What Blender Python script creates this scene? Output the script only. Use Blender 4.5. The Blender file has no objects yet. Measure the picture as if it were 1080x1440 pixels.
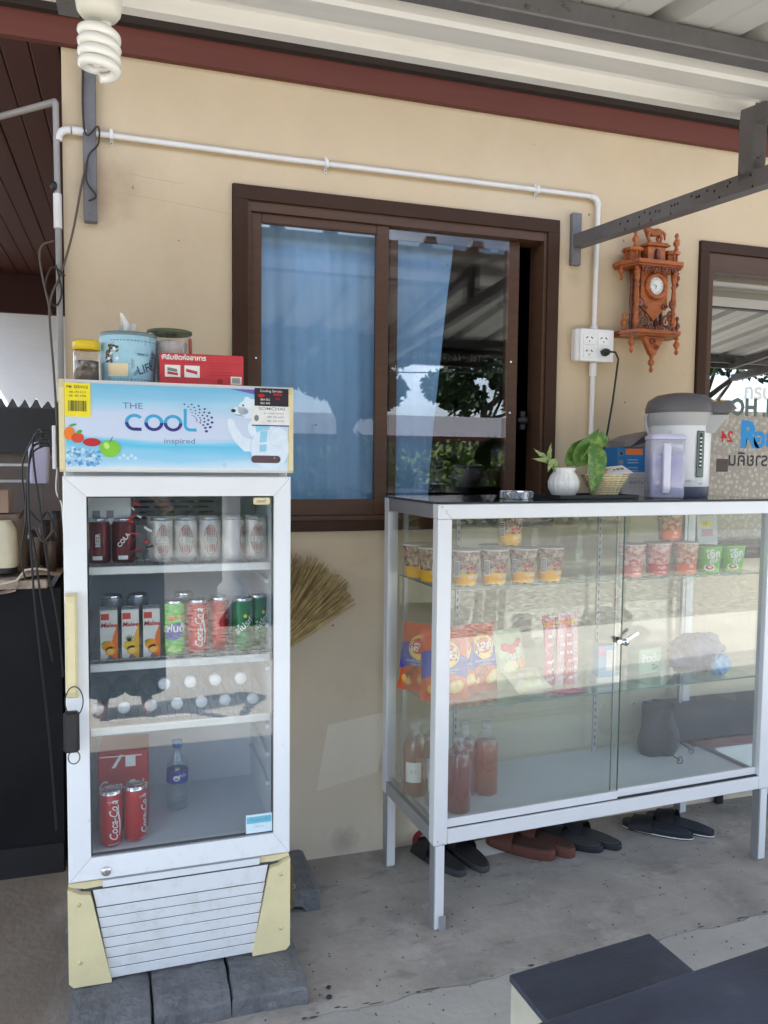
import bpy, math, random
from math import sin, cos, pi, radians
from mathutils import Vector, Matrix
random.seed(7)
C = bpy.context.scene.collection
sc = bpy.context.scene

# ------------------------------------------------------------------ camera
CAM = Vector((0.1565, -2.6198, 1.3793))
yaw, pit, rol = radians(17.7477), radians(-3.664), radians(0.5923)
fw = Vector((sin(yaw)*cos(pit), cos(yaw)*cos(pit), sin(pit)))
rt = Vector((cos(yaw), -sin(yaw), 0)); up = rt.cross(fw)
rt2 = rt*cos(rol)+up*sin(rol); up2 = -rt*sin(rol)+up*cos(rol)
cd = bpy.data.cameras.new('camera'); cam = bpy.data.objects.new('camera', cd); C.objects.link(cam)
m = Matrix((rt2, up2, -fw)).transposed().to_4x4(); m.translation = CAM; cam.matrix_world = m
cd.sensor_fit = 'VERTICAL'; cd.sensor_height = 36; cd.lens = 1119.85/1440*36
cd.clip_start = 0.05; cd.clip_end = 2000; sc.camera = cam

# ------------------------------------------------------------------ world, sun, exposure
SUN = Vector((-0.42, 0.07, 1.0)).normalized()
elev = math.asin(SUN.z); azim = math.atan2(SUN.x, SUN.y)
w = bpy.data.worlds.new('World'); sc.world = w; w.use_nodes = True
nt = w.node_tree; nt.nodes.clear()
out = nt.nodes.new('ShaderNodeOutputWorld'); bg = nt.nodes.new('ShaderNodeBackground')
sky = nt.nodes.new('ShaderNodeTexSky'); sky.sky_type = 'NISHITA'; sky.sun_disc = False
sky.sun_elevation = elev; sky.sun_rotation = azim; sky.air_density = 1.0; sky.dust_density = 1.5; sky.ozone_density = 1.2
# soft broken clouds over the whole sky
tc = nt.nodes.new('ShaderNodeTexCoord'); mp = nt.nodes.new('ShaderNodeMapping'); mp.inputs['Scale'].default_value = (1, 1, 2.6)
nz = nt.nodes.new('ShaderNodeTexNoise'); nz.inputs['Scale'].default_value = 2.3; nz.inputs['Detail'].default_value = 7; nz.inputs['Roughness'].default_value = .55
rp = nt.nodes.new('ShaderNodeValToRGB'); rp.color_ramp.elements[0].position = .44; rp.color_ramp.elements[1].position = .66
mx = nt.nodes.new('ShaderNodeMix'); mx.data_type = 'RGBA'
mx.inputs['B'].default_value = (10.5, 11.8, 13.8, 1)
L = nt.links.new
L(tc.outputs['Generated'], mp.inputs['Vector']); L(mp.outputs[0], nz.inputs['Vector']); L(nz.outputs['Fac'], rp.inputs[0])
L(rp.outputs[0], mx.inputs['Factor']); L(sky.outputs[0], mx.inputs['A']); L(mx.outputs['Result'], bg.inputs[0])
bg.inputs[1].default_value = 0.15; L(bg.outputs[0], out.inputs[0])
sl = bpy.data.lights.new('sun', 'SUN'); sl.energy = 5.0; sl.angle = radians(.5); sl.color = (1, .96, .89)
so = bpy.data.objects.new('sun', sl); C.objects.link(so); so.rotation_euler = SUN.to_track_quat('Z', 'Y').to_euler(); so.location = (3, 2, 12)
sc.view_settings.view_transform = 'Standard'; sc.view_settings.look = 'None'; sc.view_settings.gamma = 1
sc.view_settings.use_curve_mapping = False; sc.view_settings.exposure = 1.5
cy = sc.cycles
cy.max_bounces = 9; cy.diffuse_bounces = 5; cy.glossy_bounces = 5; cy.transmission_bounces = 8; cy.transparent_max_bounces = 28
cy.use_denoising = True; cy.caustics_reflective = False; cy.caustics_refractive = False; cy.sample_clamp_indirect = 8

# ------------------------------------------------------------------ materials
MATS = {}
def S(c):            # sRGB 0-255 -> linear
    return tuple(((x/255)/12.92 if x/255 <= .04045 else ((x/255+.055)/1.055)**2.4) for x in c)
def mat(name, col, rough=.6, metal=0, var=.12, vs=6, bump=0, bs=60, spec=.5, col2=None, thr=None, trans=0, ior=1.45, coat=0, sub=None, stretch=None):
    if name in MATS: return MATS[name]
    M = bpy.data.materials.new(name); M.use_nodes = True; n = M.node_tree; b = n.nodes['Principled BSDF']
    b.inputs['Roughness'].default_value = rough; b.inputs['Metallic'].default_value = metal
    b.inputs['Specular IOR Level'].default_value = spec; b.inputs['IOR'].default_value = ior
    b.inputs['Transmission Weight'].default_value = trans; b.inputs['Coat Weight'].default_value = coat
    tc = n.nodes.new('ShaderNodeTexCoord'); mp = n.nodes.new('ShaderNodeMapping'); n.links.new(tc.outputs['Object'], mp.inputs[0])
    if stretch: mp.inputs['Scale'].default_value = stretch
    nz = n.nodes.new('ShaderNodeTexNoise'); nz.inputs['Scale'].default_value = vs; nz.inputs['Detail'].default_value = 8; nz.inputs['Roughness'].default_value = .62
    n.links.new(mp.outputs[0], nz.inputs['Vector'])
    cr = n.nodes.new('ShaderNodeValToRGB')
    if col2 is None:
        a = tuple(x*(1-var) for x in col); c2 = tuple(min(1, x*(1+var)) for x in col)
    else: a = col; c2 = col2
    cr.color_ramp.elements[0].color = (*a, 1); cr.color_ramp.elements[1].color = (*c2, 1)
    p = thr or (.32, .68); cr.color_ramp.elements[0].position = p[0]; cr.color_ramp.elements[1].position = p[1]
    n.links.new(nz.outputs['Fac'], cr.inputs[0]); n.links.new(cr.outputs[0], b.inputs['Base Color'])
    if bump:
        n2 = n.nodes.new('ShaderNodeTexNoise'); n2.inputs['Scale'].default_value = bs; n2.inputs['Detail'].default_value = 5
        n.links.new(mp.outputs[0], n2.inputs['Vector'])
        bp = n.nodes.new('ShaderNodeBump'); bp.inputs['Strength'].default_value = bump; bp.inputs['Distance'].default_value = .01
        n.links.new(n2.outputs['Fac'], bp.inputs['Height']); n.links.new(bp.outputs[0], b.inputs['Normal'])
    MATS[name] = M; return M
def layer(M, col, scale, lo, hi, strength=1, stretch=None, seed=0):
    """add a blotch layer of another colour (stains, dirt, wear)"""
    n = M.node_tree; b = n.nodes['Principled BSDF']; src = b.inputs['Base Color'].links[0].from_socket
    tc = n.nodes.new('ShaderNodeTexCoord'); mp = n.nodes.new('ShaderNodeMapping'); n.links.new(tc.outputs['Object'], mp.inputs[0])
    mp.inputs['Location'].default_value = (seed, seed*1.7, seed*.6)
    if stretch: mp.inputs['Scale'].default_value = stretch
    nz = n.nodes.new('ShaderNodeTexNoise'); nz.inputs['Scale'].default_value = scale; nz.inputs['Detail'].default_value = 9; nz.inputs['Roughness'].default_value = .65
    n.links.new(mp.outputs[0], nz.inputs['Vector'])
    mr = n.nodes.new('ShaderNodeMapRange'); mr.inputs[1].default_value = lo; mr.inputs[2].default_value = hi; mr.inputs[4].default_value = strength
    n.links.new(nz.outputs['Fac'], mr.inputs[0])
    mx = n.nodes.new('ShaderNodeMix'); mx.data_type = 'RGBA'; mx.inputs['B'].default_value = (*col, 1)
    n.links.new(mr.outputs[0], mx.inputs['Factor']); n.links.new(src, mx.inputs['A']); n.links.new(mx.outputs['Result'], b.inputs['Base Color'])
def glass(name, tint=(.96, .98, .97), f0=.045, rough=0.0, haze=None, hz=.0):
    if name in MATS: return MATS[name]
    M = bpy.data.materials.new(name); M.use_nodes = True; n = M.node_tree; n.nodes.clear()
    o = n.nodes.new('ShaderNodeOutputMaterial'); t = n.nodes.new('ShaderNodeBsdfTransparent'); t.inputs[0].default_value = (*tint, 1)
    g = n.nodes.new('ShaderNodeBsdfGlossy'); g.inputs['Roughness'].default_value = rough; g.inputs[0].default_value = (1, 1, 1, 1)
    lw = n.nodes.new('ShaderNodeLayerWeight'); lw.inputs[0].default_value = .5
    pw = n.nodes.new('ShaderNodeMath'); pw.operation = 'POWER'; pw.inputs[1].default_value = 4
    mr = n.nodes.new('ShaderNodeMapRange'); mr.inputs[3].default_value = f0; mr.inputs[4].default_value = 1
    n.links.new(lw.outputs['Facing'], pw.inputs[0]); n.links.new(pw.outputs[0], mr.inputs[0])
    mx = n.nodes.new('ShaderNodeMixShader'); n.links.new(mr.outputs[0], mx.inputs[0]); n.links.new(t.outputs[0], mx.inputs[1]); n.links.new(g.outputs[0], mx.inputs[2])
    last = mx
    if hz:   # a thin film of dust / condensation
        d = n.nodes.new('ShaderNodeBsdfDiffuse'); d.inputs[0].default_value = (*haze, 1)
        nz = n.nodes.new('ShaderNodeTexNoise'); nz.inputs['Scale'].default_value = 5; nz.inputs['Detail'].default_value = 8
        tc = n.nodes.new('ShaderNodeTexCoord'); n.links.new(tc.outputs['Object'], nz.inputs['Vector'])
        m2 = n.nodes.new('ShaderNodeMapRange'); m2.inputs[1].default_value = .3; m2.inputs[2].default_value = .8; m2.inputs[3].default_value = hz*.4; m2.inputs[4].default_value = hz
        n.links.new(nz.outputs['Fac'], m2.inputs[0])
        m3 = n.nodes.new('ShaderNodeMixShader'); n.links.new(m2.outputs[0], m3.inputs[0]); n.links.new(mx.outputs[0], m3.inputs[1]); n.links.new(d.outputs[0], m3.inputs[2]); last = m3
    n.links.new(last.outputs[0], o.inputs[0]); MATS[name] = M; return M
def flat(name, col, rough=.5, **k):
    if "print_"+name in MATS: return MATS["print_"+name]
    return mat('print_'+name, col, rough, var=.06, vs=30, **k)

wallM = mat('cream_wall_paint', (.575, .45, .295), .85, var=.05, vs=2.2, bump=.25, bs=26)
layer(wallM, (.66, .56, .42), 1.4, .48, .72, .5, seed=14)
layer(wallM, (.42, .32, .22), 1.1, .55, .8, .35, stretch=(1, 1, .5))
layer(wallM, (.30, .24, .17), 18, .68, .76, .55, seed=3)
def zband(M, col, z0, z1, scale, strength, axis='Z', rng=(.35, .65)):
    """colour whose density grows from z1 towards z0 (splash marks, grime, painted bounce light)"""
    n = M.node_tree; b = n.nodes['Principled BSDF']; src = b.inputs['Base Color'].links[0].from_socket
    tc = n.nodes.new('ShaderNodeTexCoord'); sp = n.nodes.new('ShaderNodeSeparateXYZ'); n.links.new(tc.outputs['Object'], sp.inputs[0])
    m1 = n.nodes.new('ShaderNodeMapRange'); m1.inputs[1].default_value = z1; m1.inputs[2].default_value = z0; n.links.new(sp.outputs[axis], m1.inputs[0])
    nz = n.nodes.new('ShaderNodeTexNoise'); nz.inputs['Scale'].default_value = scale; nz.inputs['Detail'].default_value = 9; nz.inputs['Roughness'].default_value = .7; n.links.new(tc.outputs['Object'], nz.inputs['Vector'])
    m2 = n.nodes.new('ShaderNodeMapRange'); m2.inputs[1].default_value = rng[0]; m2.inputs[2].default_value = rng[1]; n.links.new(nz.outputs['Fac'], m2.inputs[0])
    mu = n.nodes.new('ShaderNodeMath'); mu.operation = 'MULTIPLY'; n.links.new(m1.outputs[0], mu.inputs[0]); n.links.new(m2.outputs[0], mu.inputs[1])
    m3 = n.nodes.new('ShaderNodeMath'); m3.operation = 'MULTIPLY'; m3.inputs[1].default_value = strength; n.links.new(mu.outputs[0], m3.inputs[0])
    mx = n.nodes.new('ShaderNodeMix'); mx.data_type = 'RGBA'; mx.inputs['B'].default_value = (*col, 1); n.links.new(m3.outputs[0], mx.inputs['Factor']); n.links.new(src, mx.inputs['A']); n.links.new(mx.outputs['Result'], b.inputs['Base Color'])
zband(wallM, (.20, .165, .13), .0, .22, 7, .85, rng=(.42, .70)); zband(wallM, (.78, .69, .545), .15, 1.3, 2.5, .9, rng=(.1, .45))  # dark splash marks, then a paler band painting ground bounce on the lower wall
def spot(M, col, c, rad, strength, scale=14):
    n = M.node_tree; b = n.nodes['Principled BSDF']; src = b.inputs['Base Color'].links[0].from_socket
    tc = n.nodes.new('ShaderNodeTexCoord'); vd = n.nodes.new('ShaderNodeVectorMath'); vd.operation = 'DISTANCE'; vd.inputs[1].default_value = c; n.links.new(tc.outputs['Object'], vd.inputs[0])
    nz = n.nodes.new('ShaderNodeTexNoise'); nz.inputs['Scale'].default_value = scale; nz.inputs['Detail'].default_value = 9; n.links.new(tc.outputs['Object'], nz.inputs['Vector'])
    ma = n.nodes.new('ShaderNodeMath'); ma.operation = 'MULTIPLY_ADD'; n.links.new(nz.outputs['Fac'], ma.inputs[0]); ma.inputs[1].default_value = rad*1.2; n.links.new(vd.outputs['Value'], ma.inputs[2])
    mr = n.nodes.new('ShaderNodeMapRange'); mr.inputs[1].default_value = rad*1.6; mr.inputs[2].default_value = rad*.7; mr.inputs[4].default_value = strength; n.links.new(ma.outputs[0], mr.inputs[0])
    mx = n.nodes.new('ShaderNodeMix'); mx.data_type = 'RGBA'; mx.inputs['B'].default_value = (*col, 1); n.links.new(mr.outputs[0], mx.inputs['Factor']); n.links.new(src, mx.inputs['A']); n.links.new(mx.outputs['Result'], b.inputs['Base Color'])
spot(wallM, (.34, .22, .13), (.10, 0, 2.19), .10, .55); spot(wallM, (.36, .26, .17), (.16, 0, 2.24), .14, .3); spot(wallM, (.34, .26, .18), (1.72, 0, 2.06), .05, .4); spot(wallM, (.22, .18, .14), (1.02, 0, .30), .05, .4, 45); spot(wallM, (.24, .2, .15), (.86, 0, .05), .06, .4, 40); spot(wallM, (.40, .31, .21), (2.0, 0, 1.72), .12, .25)
frameM = mat('brown_aluminium', S((84, 60, 46)), .45, .0, spec=.35, var=.12, vs=8, stretch=(1, 1, 6))
frameD = mat('dark_brown_aluminium', S((62, 42, 30)), .5, .0, spec=.2, var=.1)
maroonM = mat('maroon_board', S((98, 50, 40)), .55, var=.12, vs=5, stretch=(.3, 3, 3))
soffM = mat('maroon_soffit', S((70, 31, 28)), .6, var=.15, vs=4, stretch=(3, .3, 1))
roofW = mat('white_metal_sheet', (.60, .605, .57), .42, .0, var=.06, vs=3, bump=.05, bs=12)
bandM = mat('white_flashing', (.86, .84, .79), .35, .0, var=.05, vs=5, stretch=(.4, 3, 3)); layer(bandM, (.45, .42, .36), 7, .6, .8, .3, stretch=(.2, 1, 1))
steelM = mat('grey_painted_steel', S((110, 107, 108)), .5, .2, var=.12, vs=14, bump=.15, bs=80); layer(steelM, S((50, 38, 32)), 30, .62, .7, .8)
concM = mat('concrete_floor', (.335, .305, .27), .72, var=.22, vs=3.2, bump=.35, bs=45)
layer(concM, (.15, .14, .13), 2.2, .52, .72, .6, seed=2); layer(concM, (.46, .44, .40), 7, .54, .68, .7, seed=5); layer(concM, (.44, .40, .34), 1.5, .50, .70, .6, seed=11); layer(concM, (.15, .135, .12), 9, .57, .70, .6, seed=7, stretch=(1, 2.2, 1)); layer(concM, (.10, .09, .08), 60, .68, .74, .5, seed=9)
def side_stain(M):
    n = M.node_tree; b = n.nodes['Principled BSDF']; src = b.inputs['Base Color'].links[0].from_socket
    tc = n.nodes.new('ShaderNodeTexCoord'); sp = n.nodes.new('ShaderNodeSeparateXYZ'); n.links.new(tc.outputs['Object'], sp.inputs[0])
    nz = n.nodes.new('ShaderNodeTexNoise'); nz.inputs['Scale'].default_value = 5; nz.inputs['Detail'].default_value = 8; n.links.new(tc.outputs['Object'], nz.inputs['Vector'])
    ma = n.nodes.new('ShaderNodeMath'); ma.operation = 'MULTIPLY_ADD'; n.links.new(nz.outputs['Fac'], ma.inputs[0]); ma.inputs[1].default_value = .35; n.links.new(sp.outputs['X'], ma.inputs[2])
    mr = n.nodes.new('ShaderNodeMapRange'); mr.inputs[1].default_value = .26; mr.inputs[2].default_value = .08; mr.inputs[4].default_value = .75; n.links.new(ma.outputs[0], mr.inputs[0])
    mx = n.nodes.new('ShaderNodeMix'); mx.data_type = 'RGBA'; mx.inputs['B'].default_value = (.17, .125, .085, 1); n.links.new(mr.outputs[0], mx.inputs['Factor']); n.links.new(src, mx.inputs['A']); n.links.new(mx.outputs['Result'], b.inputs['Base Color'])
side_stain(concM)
concL = mat('pale_concrete', (.40, .38, .34), .75, var=.1, vs=4, bump=.3, bs=55); layer(concL, (.2, .19, .17), 3, .55, .75, .4, seed=4)
concS = mat('sunlit_apron_concrete', (.60, .56, .49), .8, var=.1, vs=2, bump=.2, bs=30)
gravM = mat('gravel', (.09, .085, .075), .9, col2=(.48, .445, .38), thr=(.38, .62), vs=17, bump=.8, bs=40)
roadM = mat('asphalt', (.16, .15, .135), .85, var=.3, vs=1.2, bump=.3, stretch=(.25, 2.5, 1))
grassM = mat('grass', (.08, .085, .05), .9, col2=(.16, .14, .10), vs=3)
whiteP = mat('white_enamel', (.82, .835, .85), .3, var=.02, vs=4, coat=.2); layer(whiteP, (.52, .47, .38), 26, .68, .76, .55, seed=3); layer(whiteP, (.66, .63, .55), 4, .58, .8, .35, seed=6)
whiteF = mat('white_plastic', (.80, .81, .82), .38, var=.02, vs=5); layer(whiteF, (.60, .57, .48), 8, .60, .78, .45); layer(whiteF, (.36, .32, .26), 34, .68, .75, .5, seed=4)
creamP = mat('yellowed_plastic', S((228, 214, 168)), .4, var=.07, vs=8); layer(creamP, S((150, 136, 96)), 14, .60, .74, .5)
innerM = mat('fridge_liner', (.70, .735, .77), .5, var=.03)
greyP = mat('grey_plastic', (.23, .24, .26), .45, var=.05)
dkgrey = mat('dark_grey_plastic', S((98, 96, 98)), .4, var=.06)
blackM = mat('black_plastic', (.018, .018, .02), .42, var=.2)
blackL = mat('black_counter_laminate', (.010, .010, .012), .6, spec=.2, var=.3, vs=4)
chrome = mat('chrome', (.75, .75, .76), .18, 1, var=.03)
aluM = mat('aluminium_white', (.74, .75, .77), .34, .15, var=.02, vs=5)
aluE = mat('aluminium_grey', (.42, .43, .45), .36, .6, var=.05, vs=5)
glassM = glass('clear_glass', (.965, .985, .97), .05)
glassD = glass('fridge_door_glass', (.93, .95, .955), .062, haze=(.5, .55, .6), hz=.015)
glassW = glass('tinted_window_glass', (.95, .96, .97), .05)
glassR = glass('mirror_film_window_glass', (.10, .11, .11), .42)
glassS = glass('showcase_door_glass', (.975, .99, .98), .082, haze=(.7, .7, .68), hz=.03)
plasC = glass('clear_plastic', (.88, .90, .92), .05, haze=(.8, .83, .86), hz=.28)
pvcM = mat('white_pvc', (.72, .69, .66), .42, var=.04, vs=9)
woodM = mat('carved_teak', S((160, 86, 38)), .42, var=.38, vs=14, stretch=(1, 1, 4), coat=.12, bump=.1); layer(woodM, S((104, 44, 20)), 25, .52, .68, .7)
woodD = mat('carved_teak_dark', S((112, 54, 30)), .4, var=.25, vs=20, coat=.25)
curtM = mat('blue_curtain_cloth', S((146, 188, 226)), .85, var=.05, vs=3)
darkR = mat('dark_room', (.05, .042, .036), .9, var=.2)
pavM = mat('grey_paver', (.15, .153, .16), .9, var=.3, vs=10, bump=1.0, bs=55); layer(pavM, (.30, .30, .30), 30, .6, .7, .5)
slateM = mat('dark_slate_top', S((52, 56, 68)), .46, var=.3, vs=5, bump=.15, bs=70, stretch=(1, 3, 1)); layer(slateM, S((104, 104, 106)), 9, .56, .74, .35, seed=21); layer(slateM, S((120, 118, 112)), 45, .70, .73, .6); layer(slateM, S((92, 92, 96)), 3, .55, .8, .4, seed=8)
benchM = mat('pale_stone', (.44, .42, .34), .8, var=.12, vs=10, bump=.2)
strawM = mat('broom_straw', S((196, 172, 118)), .75, var=.3, vs=30); strawD = mat('broom_straw_dark', S((150, 126, 80)), .8, var=.3, vs=30)
leafM = mat('leaf_green', S((72, 110, 40)), .4, col2=S((138, 164, 82)), vs=38, thr=(.50, .70))
leafL = mat('leaf_pale', S((140, 156, 96)), .5, var=.2, vs=30)
W_ = flat('white', (.82, .82, .80)); K_ = flat('black', (.02, .02, .022)); R_ = flat('red', S((196, 24, 30))); B_ = flat('blue', S((36, 62, 160)))
Y_ = flat('yellow', S((246, 226, 38))); O_ = flat('orange', S((240, 128, 40))); G_ = flat('green', S((72, 176, 60)))
NAVY = flat('navy', S((40, 44, 112))); GR_ = flat('grey', S((130, 130, 134))); SKYB = flat('sky_blue', S((96, 190, 226)))

# ------------------------------------------------------------------ mesh builder
_tc = {}
def text_mesh(s, size, bold=0, shear=0, space=1.0):
    k = (s, size, bold, shear, space)
    if k in _tc: return _tc[k]
    cu = bpy.data.curves.new('t', 'FONT'); cu.body = s; cu.size = size; cu.resolution_u = 2; cu.align_x = 'CENTER'; cu.align_y = 'CENTER'
    cu.offset = bold*size; cu.shear = shear; cu.space_character = space
    o = bpy.data.objects.new('t', cu); C.objects.link(o); dg = bpy.context.evaluated_depsgraph_get()
    me = bpy.data.meshes.new_from_object(o.evaluated_get(dg))
    r = ([tuple(v.co[:2]) for v in me.vertices], [tuple(p.vertices) for p in me.polygons])
    bpy.data.objects.remove(o); bpy.data.curves.remove(cu); bpy.data.meshes.remove(me)
    _tc[k] = r; return r
class MB:
    def __init__(s, mat=None): s.v = []; s.f = []; s.mi = []; s.sm = []; s.mats = []; s.cur = 0; s.smooth = False; s.X = None; s.use(mat) if mat else None
    def use(s, m):
        if m not in s.mats: s.mats.append(m)
        s.cur = s.mats.index(m); return s
    def add(s, vs, fs, smooth=None):
        b = len(s.v)
        if s.X is not None: vs = [tuple(s.X @ Vector(p)) for p in vs]
        s.v += [tuple(p) for p in vs]; s.f += [tuple(b+i for i in f) for f in fs]; s.mi += [s.cur]*len(fs); s.sm += [s.smooth if smooth is None else smooth]*len(fs); return s
    def box(s, x0, x1, y0, y1, z0, z1, bv=0):
        if x0 > x1: x0, x1 = x1, x0
        if y0 > y1: y0, y1 = y1, y0
        if z0 > z1: z0, z1 = z1, z0
        if not bv:
            v = [(x, y, z) for z in (z0, z1) for y in (y0, y1) for x in (x0, x1)]
            return s.add(v, [(0, 2, 3, 1), (4, 5, 7, 6), (0, 1, 5, 4), (2, 6, 7, 3), (0, 4, 6, 2), (1, 3, 7, 5)], False)
        bv = min(bv, (x1-x0)*.49, (y1-y0)*.49, (z1-z0)*.49)
        V = []; idx = {}
        cx = [(x0, 1), (x1, -1)]; cy_ = [(y0, 1), (y1, -1)]; cz = [(z0, 1), (z1, -1)]
        for i, (x, sx) in enumerate(cx):
            for j, (y, sy) in enumerate(cy_):
                for k, (z, sz) in enumerate(cz):
                    for a in range(3):
                        p = [x+sx*bv, y+sy*bv, z+sz*bv]; p[a] = (x, y, z)[a]
                        idx[i, j, k, a] = len(V); V.append(tuple(p))
        F = []
        q = [(0, 0), (1, 0), (1, 1), (0, 1)]
        for e in (0, 1):
            F.append([idx[e, a, b, 0] for a, b in (q if e else q[::-1])])
            F.append([idx[a, e, b, 1] for a, b in (q[::-1] if e else q)])
            F.append([idx[a, b, e, 2] for a, b in (q if e else q[::-1])])
        for a in (0, 1):
            for b in (0, 1):
                f = (idx[a, b, 0, 0], idx[a, b, 1, 0], idx[a, b, 1, 1], idx[a, b, 0, 1]); F.append(f if (a ^ b) else f[::-1])
                f = (idx[a, 0, b, 0], idx[a, 1, b, 0], idx[a, 1, b, 2], idx[a, 0, b, 2]); F.append(f[::-1] if (a ^ b) else f)
                f = (idx[0, a, b, 1], idx[1, a, b, 1], idx[1, a, b, 2], idx[0, a, b, 2]); F.append(f if (a ^ b) else f[::-1])
                for c in (0, 1):
                    f = (idx[a, b, c, 0], idx[a, b, c, 1], idx[a, b, c, 2]); F.append(f if (a+b+c) % 2 else f[::-1])
        return s.add(V, F, False)
    def obox(s, c, ax, ay, az):   # oriented box: centre and three half-axis vectors
        c = Vector(c); ax = Vector(ax); ay = Vector(ay); az = Vector(az)
        v = [c+ax*a+ay*b+az*d for d in (-1, 1) for b in (-1, 1) for a in (-1, 1)]
        return s.add(v, [(0, 2, 3, 1), (4, 5, 7, 6), (0, 1, 5, 4), (2, 6, 7, 3), (0, 4, 6, 2), (1, 3, 7, 5)], False)
    def bar(s, p, q, w, h, upv=(0, 0, 1)):
        p = Vector(p); q = Vector(q); d = (q-p); l = d.length; d.normalize(); u = Vector(upv); sdv = d.cross(u).normalized(); u = sdv.cross(d)
        return s.obox((p+q)/2, d*l/2, sdv*w/2, u*h/2)
    def tube(s, pts, r, seg=8, caps=True, closed=False):
        pts = [Vector(p) for p in pts]; n = len(pts); R = r if isinstance(r, (list, tuple)) else [r]*n
        V = []; F = []; prev = None
        for i, p in enumerate(pts):
            a = pts[i-1] if (i or closed) else p; b = pts[(i+1) % n] if (i < n-1 or closed) else p
            t = (b-a).normalized()
            if prev is None:
                u = Vector((0, 0, 1)) if abs(t.z) < .9 else Vector((1, 0, 0)); u = (u-t*u.dot(t)).normalized()
            else:
                u = (prev-t*prev.dot(t)); u = u.normalized() if u.length > 1e-6 else Vector((1, 0, 0))
            prev = u; w_ = t.cross(u)
            for k in range(seg): a_ = 2*pi*k/seg; V.append(p+(u*cos(a_)+w_*sin(a_))*R[i])
        for i in range(n if closed else n-1):
            for k in range(seg):
                a = i*seg+k; b = i*seg+(k+1) % seg; c = ((i+1) % n)*seg+(k+1) % seg; d = ((i+1) % n)*seg+k; F.append((a, b, c, d))
        s.add(V, F, True)
        if caps and not closed:
            s.add(V[:seg], [tuple(range(seg))[::-1]], False); s.add(V[-seg:], [tuple(range(seg))], False)
        return s
    def lathe(s, prof, c=(0, 0, 0), seg=20, axis='z', sx=1, sy=1, smooth=True, ang=2*pi, a0=0):
        V = []; F = []; n = len(prof); full = abs(ang-2*pi) < 1e-6; m_ = seg if full else seg+1
        for r, z in prof:
            for k in range(m_):
                a = a0+ang*k/seg; x = r*cos(a)*sx; y = r*sin(a)*sy
                if axis == 'z': p = (x, y, z)
                elif axis == 'y': p = (x, z, -y)
                else: p = (z, x, y)
                V.append((c[0]+p[0], c[1]+p[1], c[2]+p[2]))
        for i in range(n-1):
            for k in range(seg):
                a = i*m_+k; b = i*m_+(k+1) % m_; F.append((a, b, b+m_, a+m_))
        return s.add(V, F, smooth)
    def disc(s, c, r, axis='z', seg=20, sx=1, sy=1): return s.lathe([(1e-5, 0), (r, 0)], c, seg, axis, sx, sy, False)
    def ball(s, c, rx, ry=None, rz=None, seg=14, ring=9):
        ry = ry or rx; rz = rz or rx; V = []; F = []
        for i in range(ring+1):
            th = pi*i/ring
            for k in range(seg): a = 2*pi*k/seg; V.append((c[0]+rx*sin(th)*cos(a), c[1]+ry*sin(th)*sin(a), c[2]-rz*cos(th)))
        for i in range(ring):
            for k in range(seg): a = i*seg+k; b = i*seg+(k+1) % seg; F.append((a, b, b+seg, a+seg))
        return s.add(V, F, True)
    def prism(s, poly, O, X, Y, N, d):   # polygon extruded from O along N by d (front face lies at O+N*d)
        O = Vector(O); X = Vector(X); Y = Vector(Y); N = Vector(N); n = len(poly)
        a = [O+X*x+Y*y for x, y in poly]; b = [p+N*d for p in a]
        F = [tuple(range(n))[::-1], tuple(range(n, 2*n))]+[(i, (i+1) % n, n+(i+1) % n, n+i) for i in range(n)]
        return s.add(a+b, F, False)
    def poly(s, pts, mp): return s.add([mp(x, y) for x, y in pts], [tuple(range(len(pts)))], False)
    def rect(s, x0, y0, x1, y1, mp, nx=1):
        V = []; 
        for i in range(nx+1): x = x0+(x1-x0)*i/nx; V += [mp(x, y0), mp(x, y1)]
        return s.add(V, [(2*i, 2*i+2, 2*i+3, 2*i+1) for i in range(nx)], nx > 1)
    def ell(s, x, y, rx, ry, mp, seg=18, rot=0): return s.poly([(x+rx*cos(2*pi*k/seg)*cos(rot)-ry*sin(2*pi*k/seg)*sin(rot), y+rx*cos(2*pi*k/seg)*sin(rot)+ry*sin(2*pi*k/seg)*cos(rot)) for k in range(seg)], mp)
    def text(s, t, size, x, y, mp, bold=0, shear=0, rot=0, sx=1, mirror=False, space=1.0):
        vs, fs = text_mesh(t, size, bold, shear, space); c, n = cos(rot), sin(rot); o = []
        for a, b in vs:
            a *= sx*(-1 if mirror else 1); o.append(mp(x+a*c-b*n, y+a*n+b*c))
        return s.add(o, fs, False)
    def grid(s, fn, nu, nv, smooth=True):
        V = [fn(i/nu, j/nv) for j in range(nv+1) for i in range(nu+1)]
        return s.add(V, [(j*(nu+1)+i, j*(nu+1)+i+1, (j+1)*(nu+1)+i+1, (j+1)*(nu+1)+i) for j in range(nv) for i in range(nu)], smooth)
def plane(O, X, Y, off=0):
    O = Vector(O); X = Vector(X).normalized(); Y = Vector(Y).normalized(); N = X.cross(Y)
    return lambda x, y: O+X*x+Y*y+N*off
def cyl(R, c, ang0=-pi/2, dr=.0004, taper=None):    # x = arc length from ang0, y = height
    def f(x, y):
        r = (R if taper is None else taper(y))+dr; a = ang0+x/r
        return (c[0]+r*cos(a), c[1]+r*sin(a), c[2]+y)
    return f
def build(name, mb, parent=None, loc=None, rot=None):
    me = bpy.data.meshes.new(name); me.from_pydata(mb.v, [], mb.f); me.update()
    for m_ in mb.mats: me.materials.append(m_)
    me.polygons.foreach_set('material_index', mb.mi); me.polygons.foreach_set('use_smooth', mb.sm)
    o = bpy.data.objects.new(name, me); C.objects.link(o)
    if parent: o.parent = parent
    if loc: o.location = loc
    if rot: o.rotation_euler = rot
    return o
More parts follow.
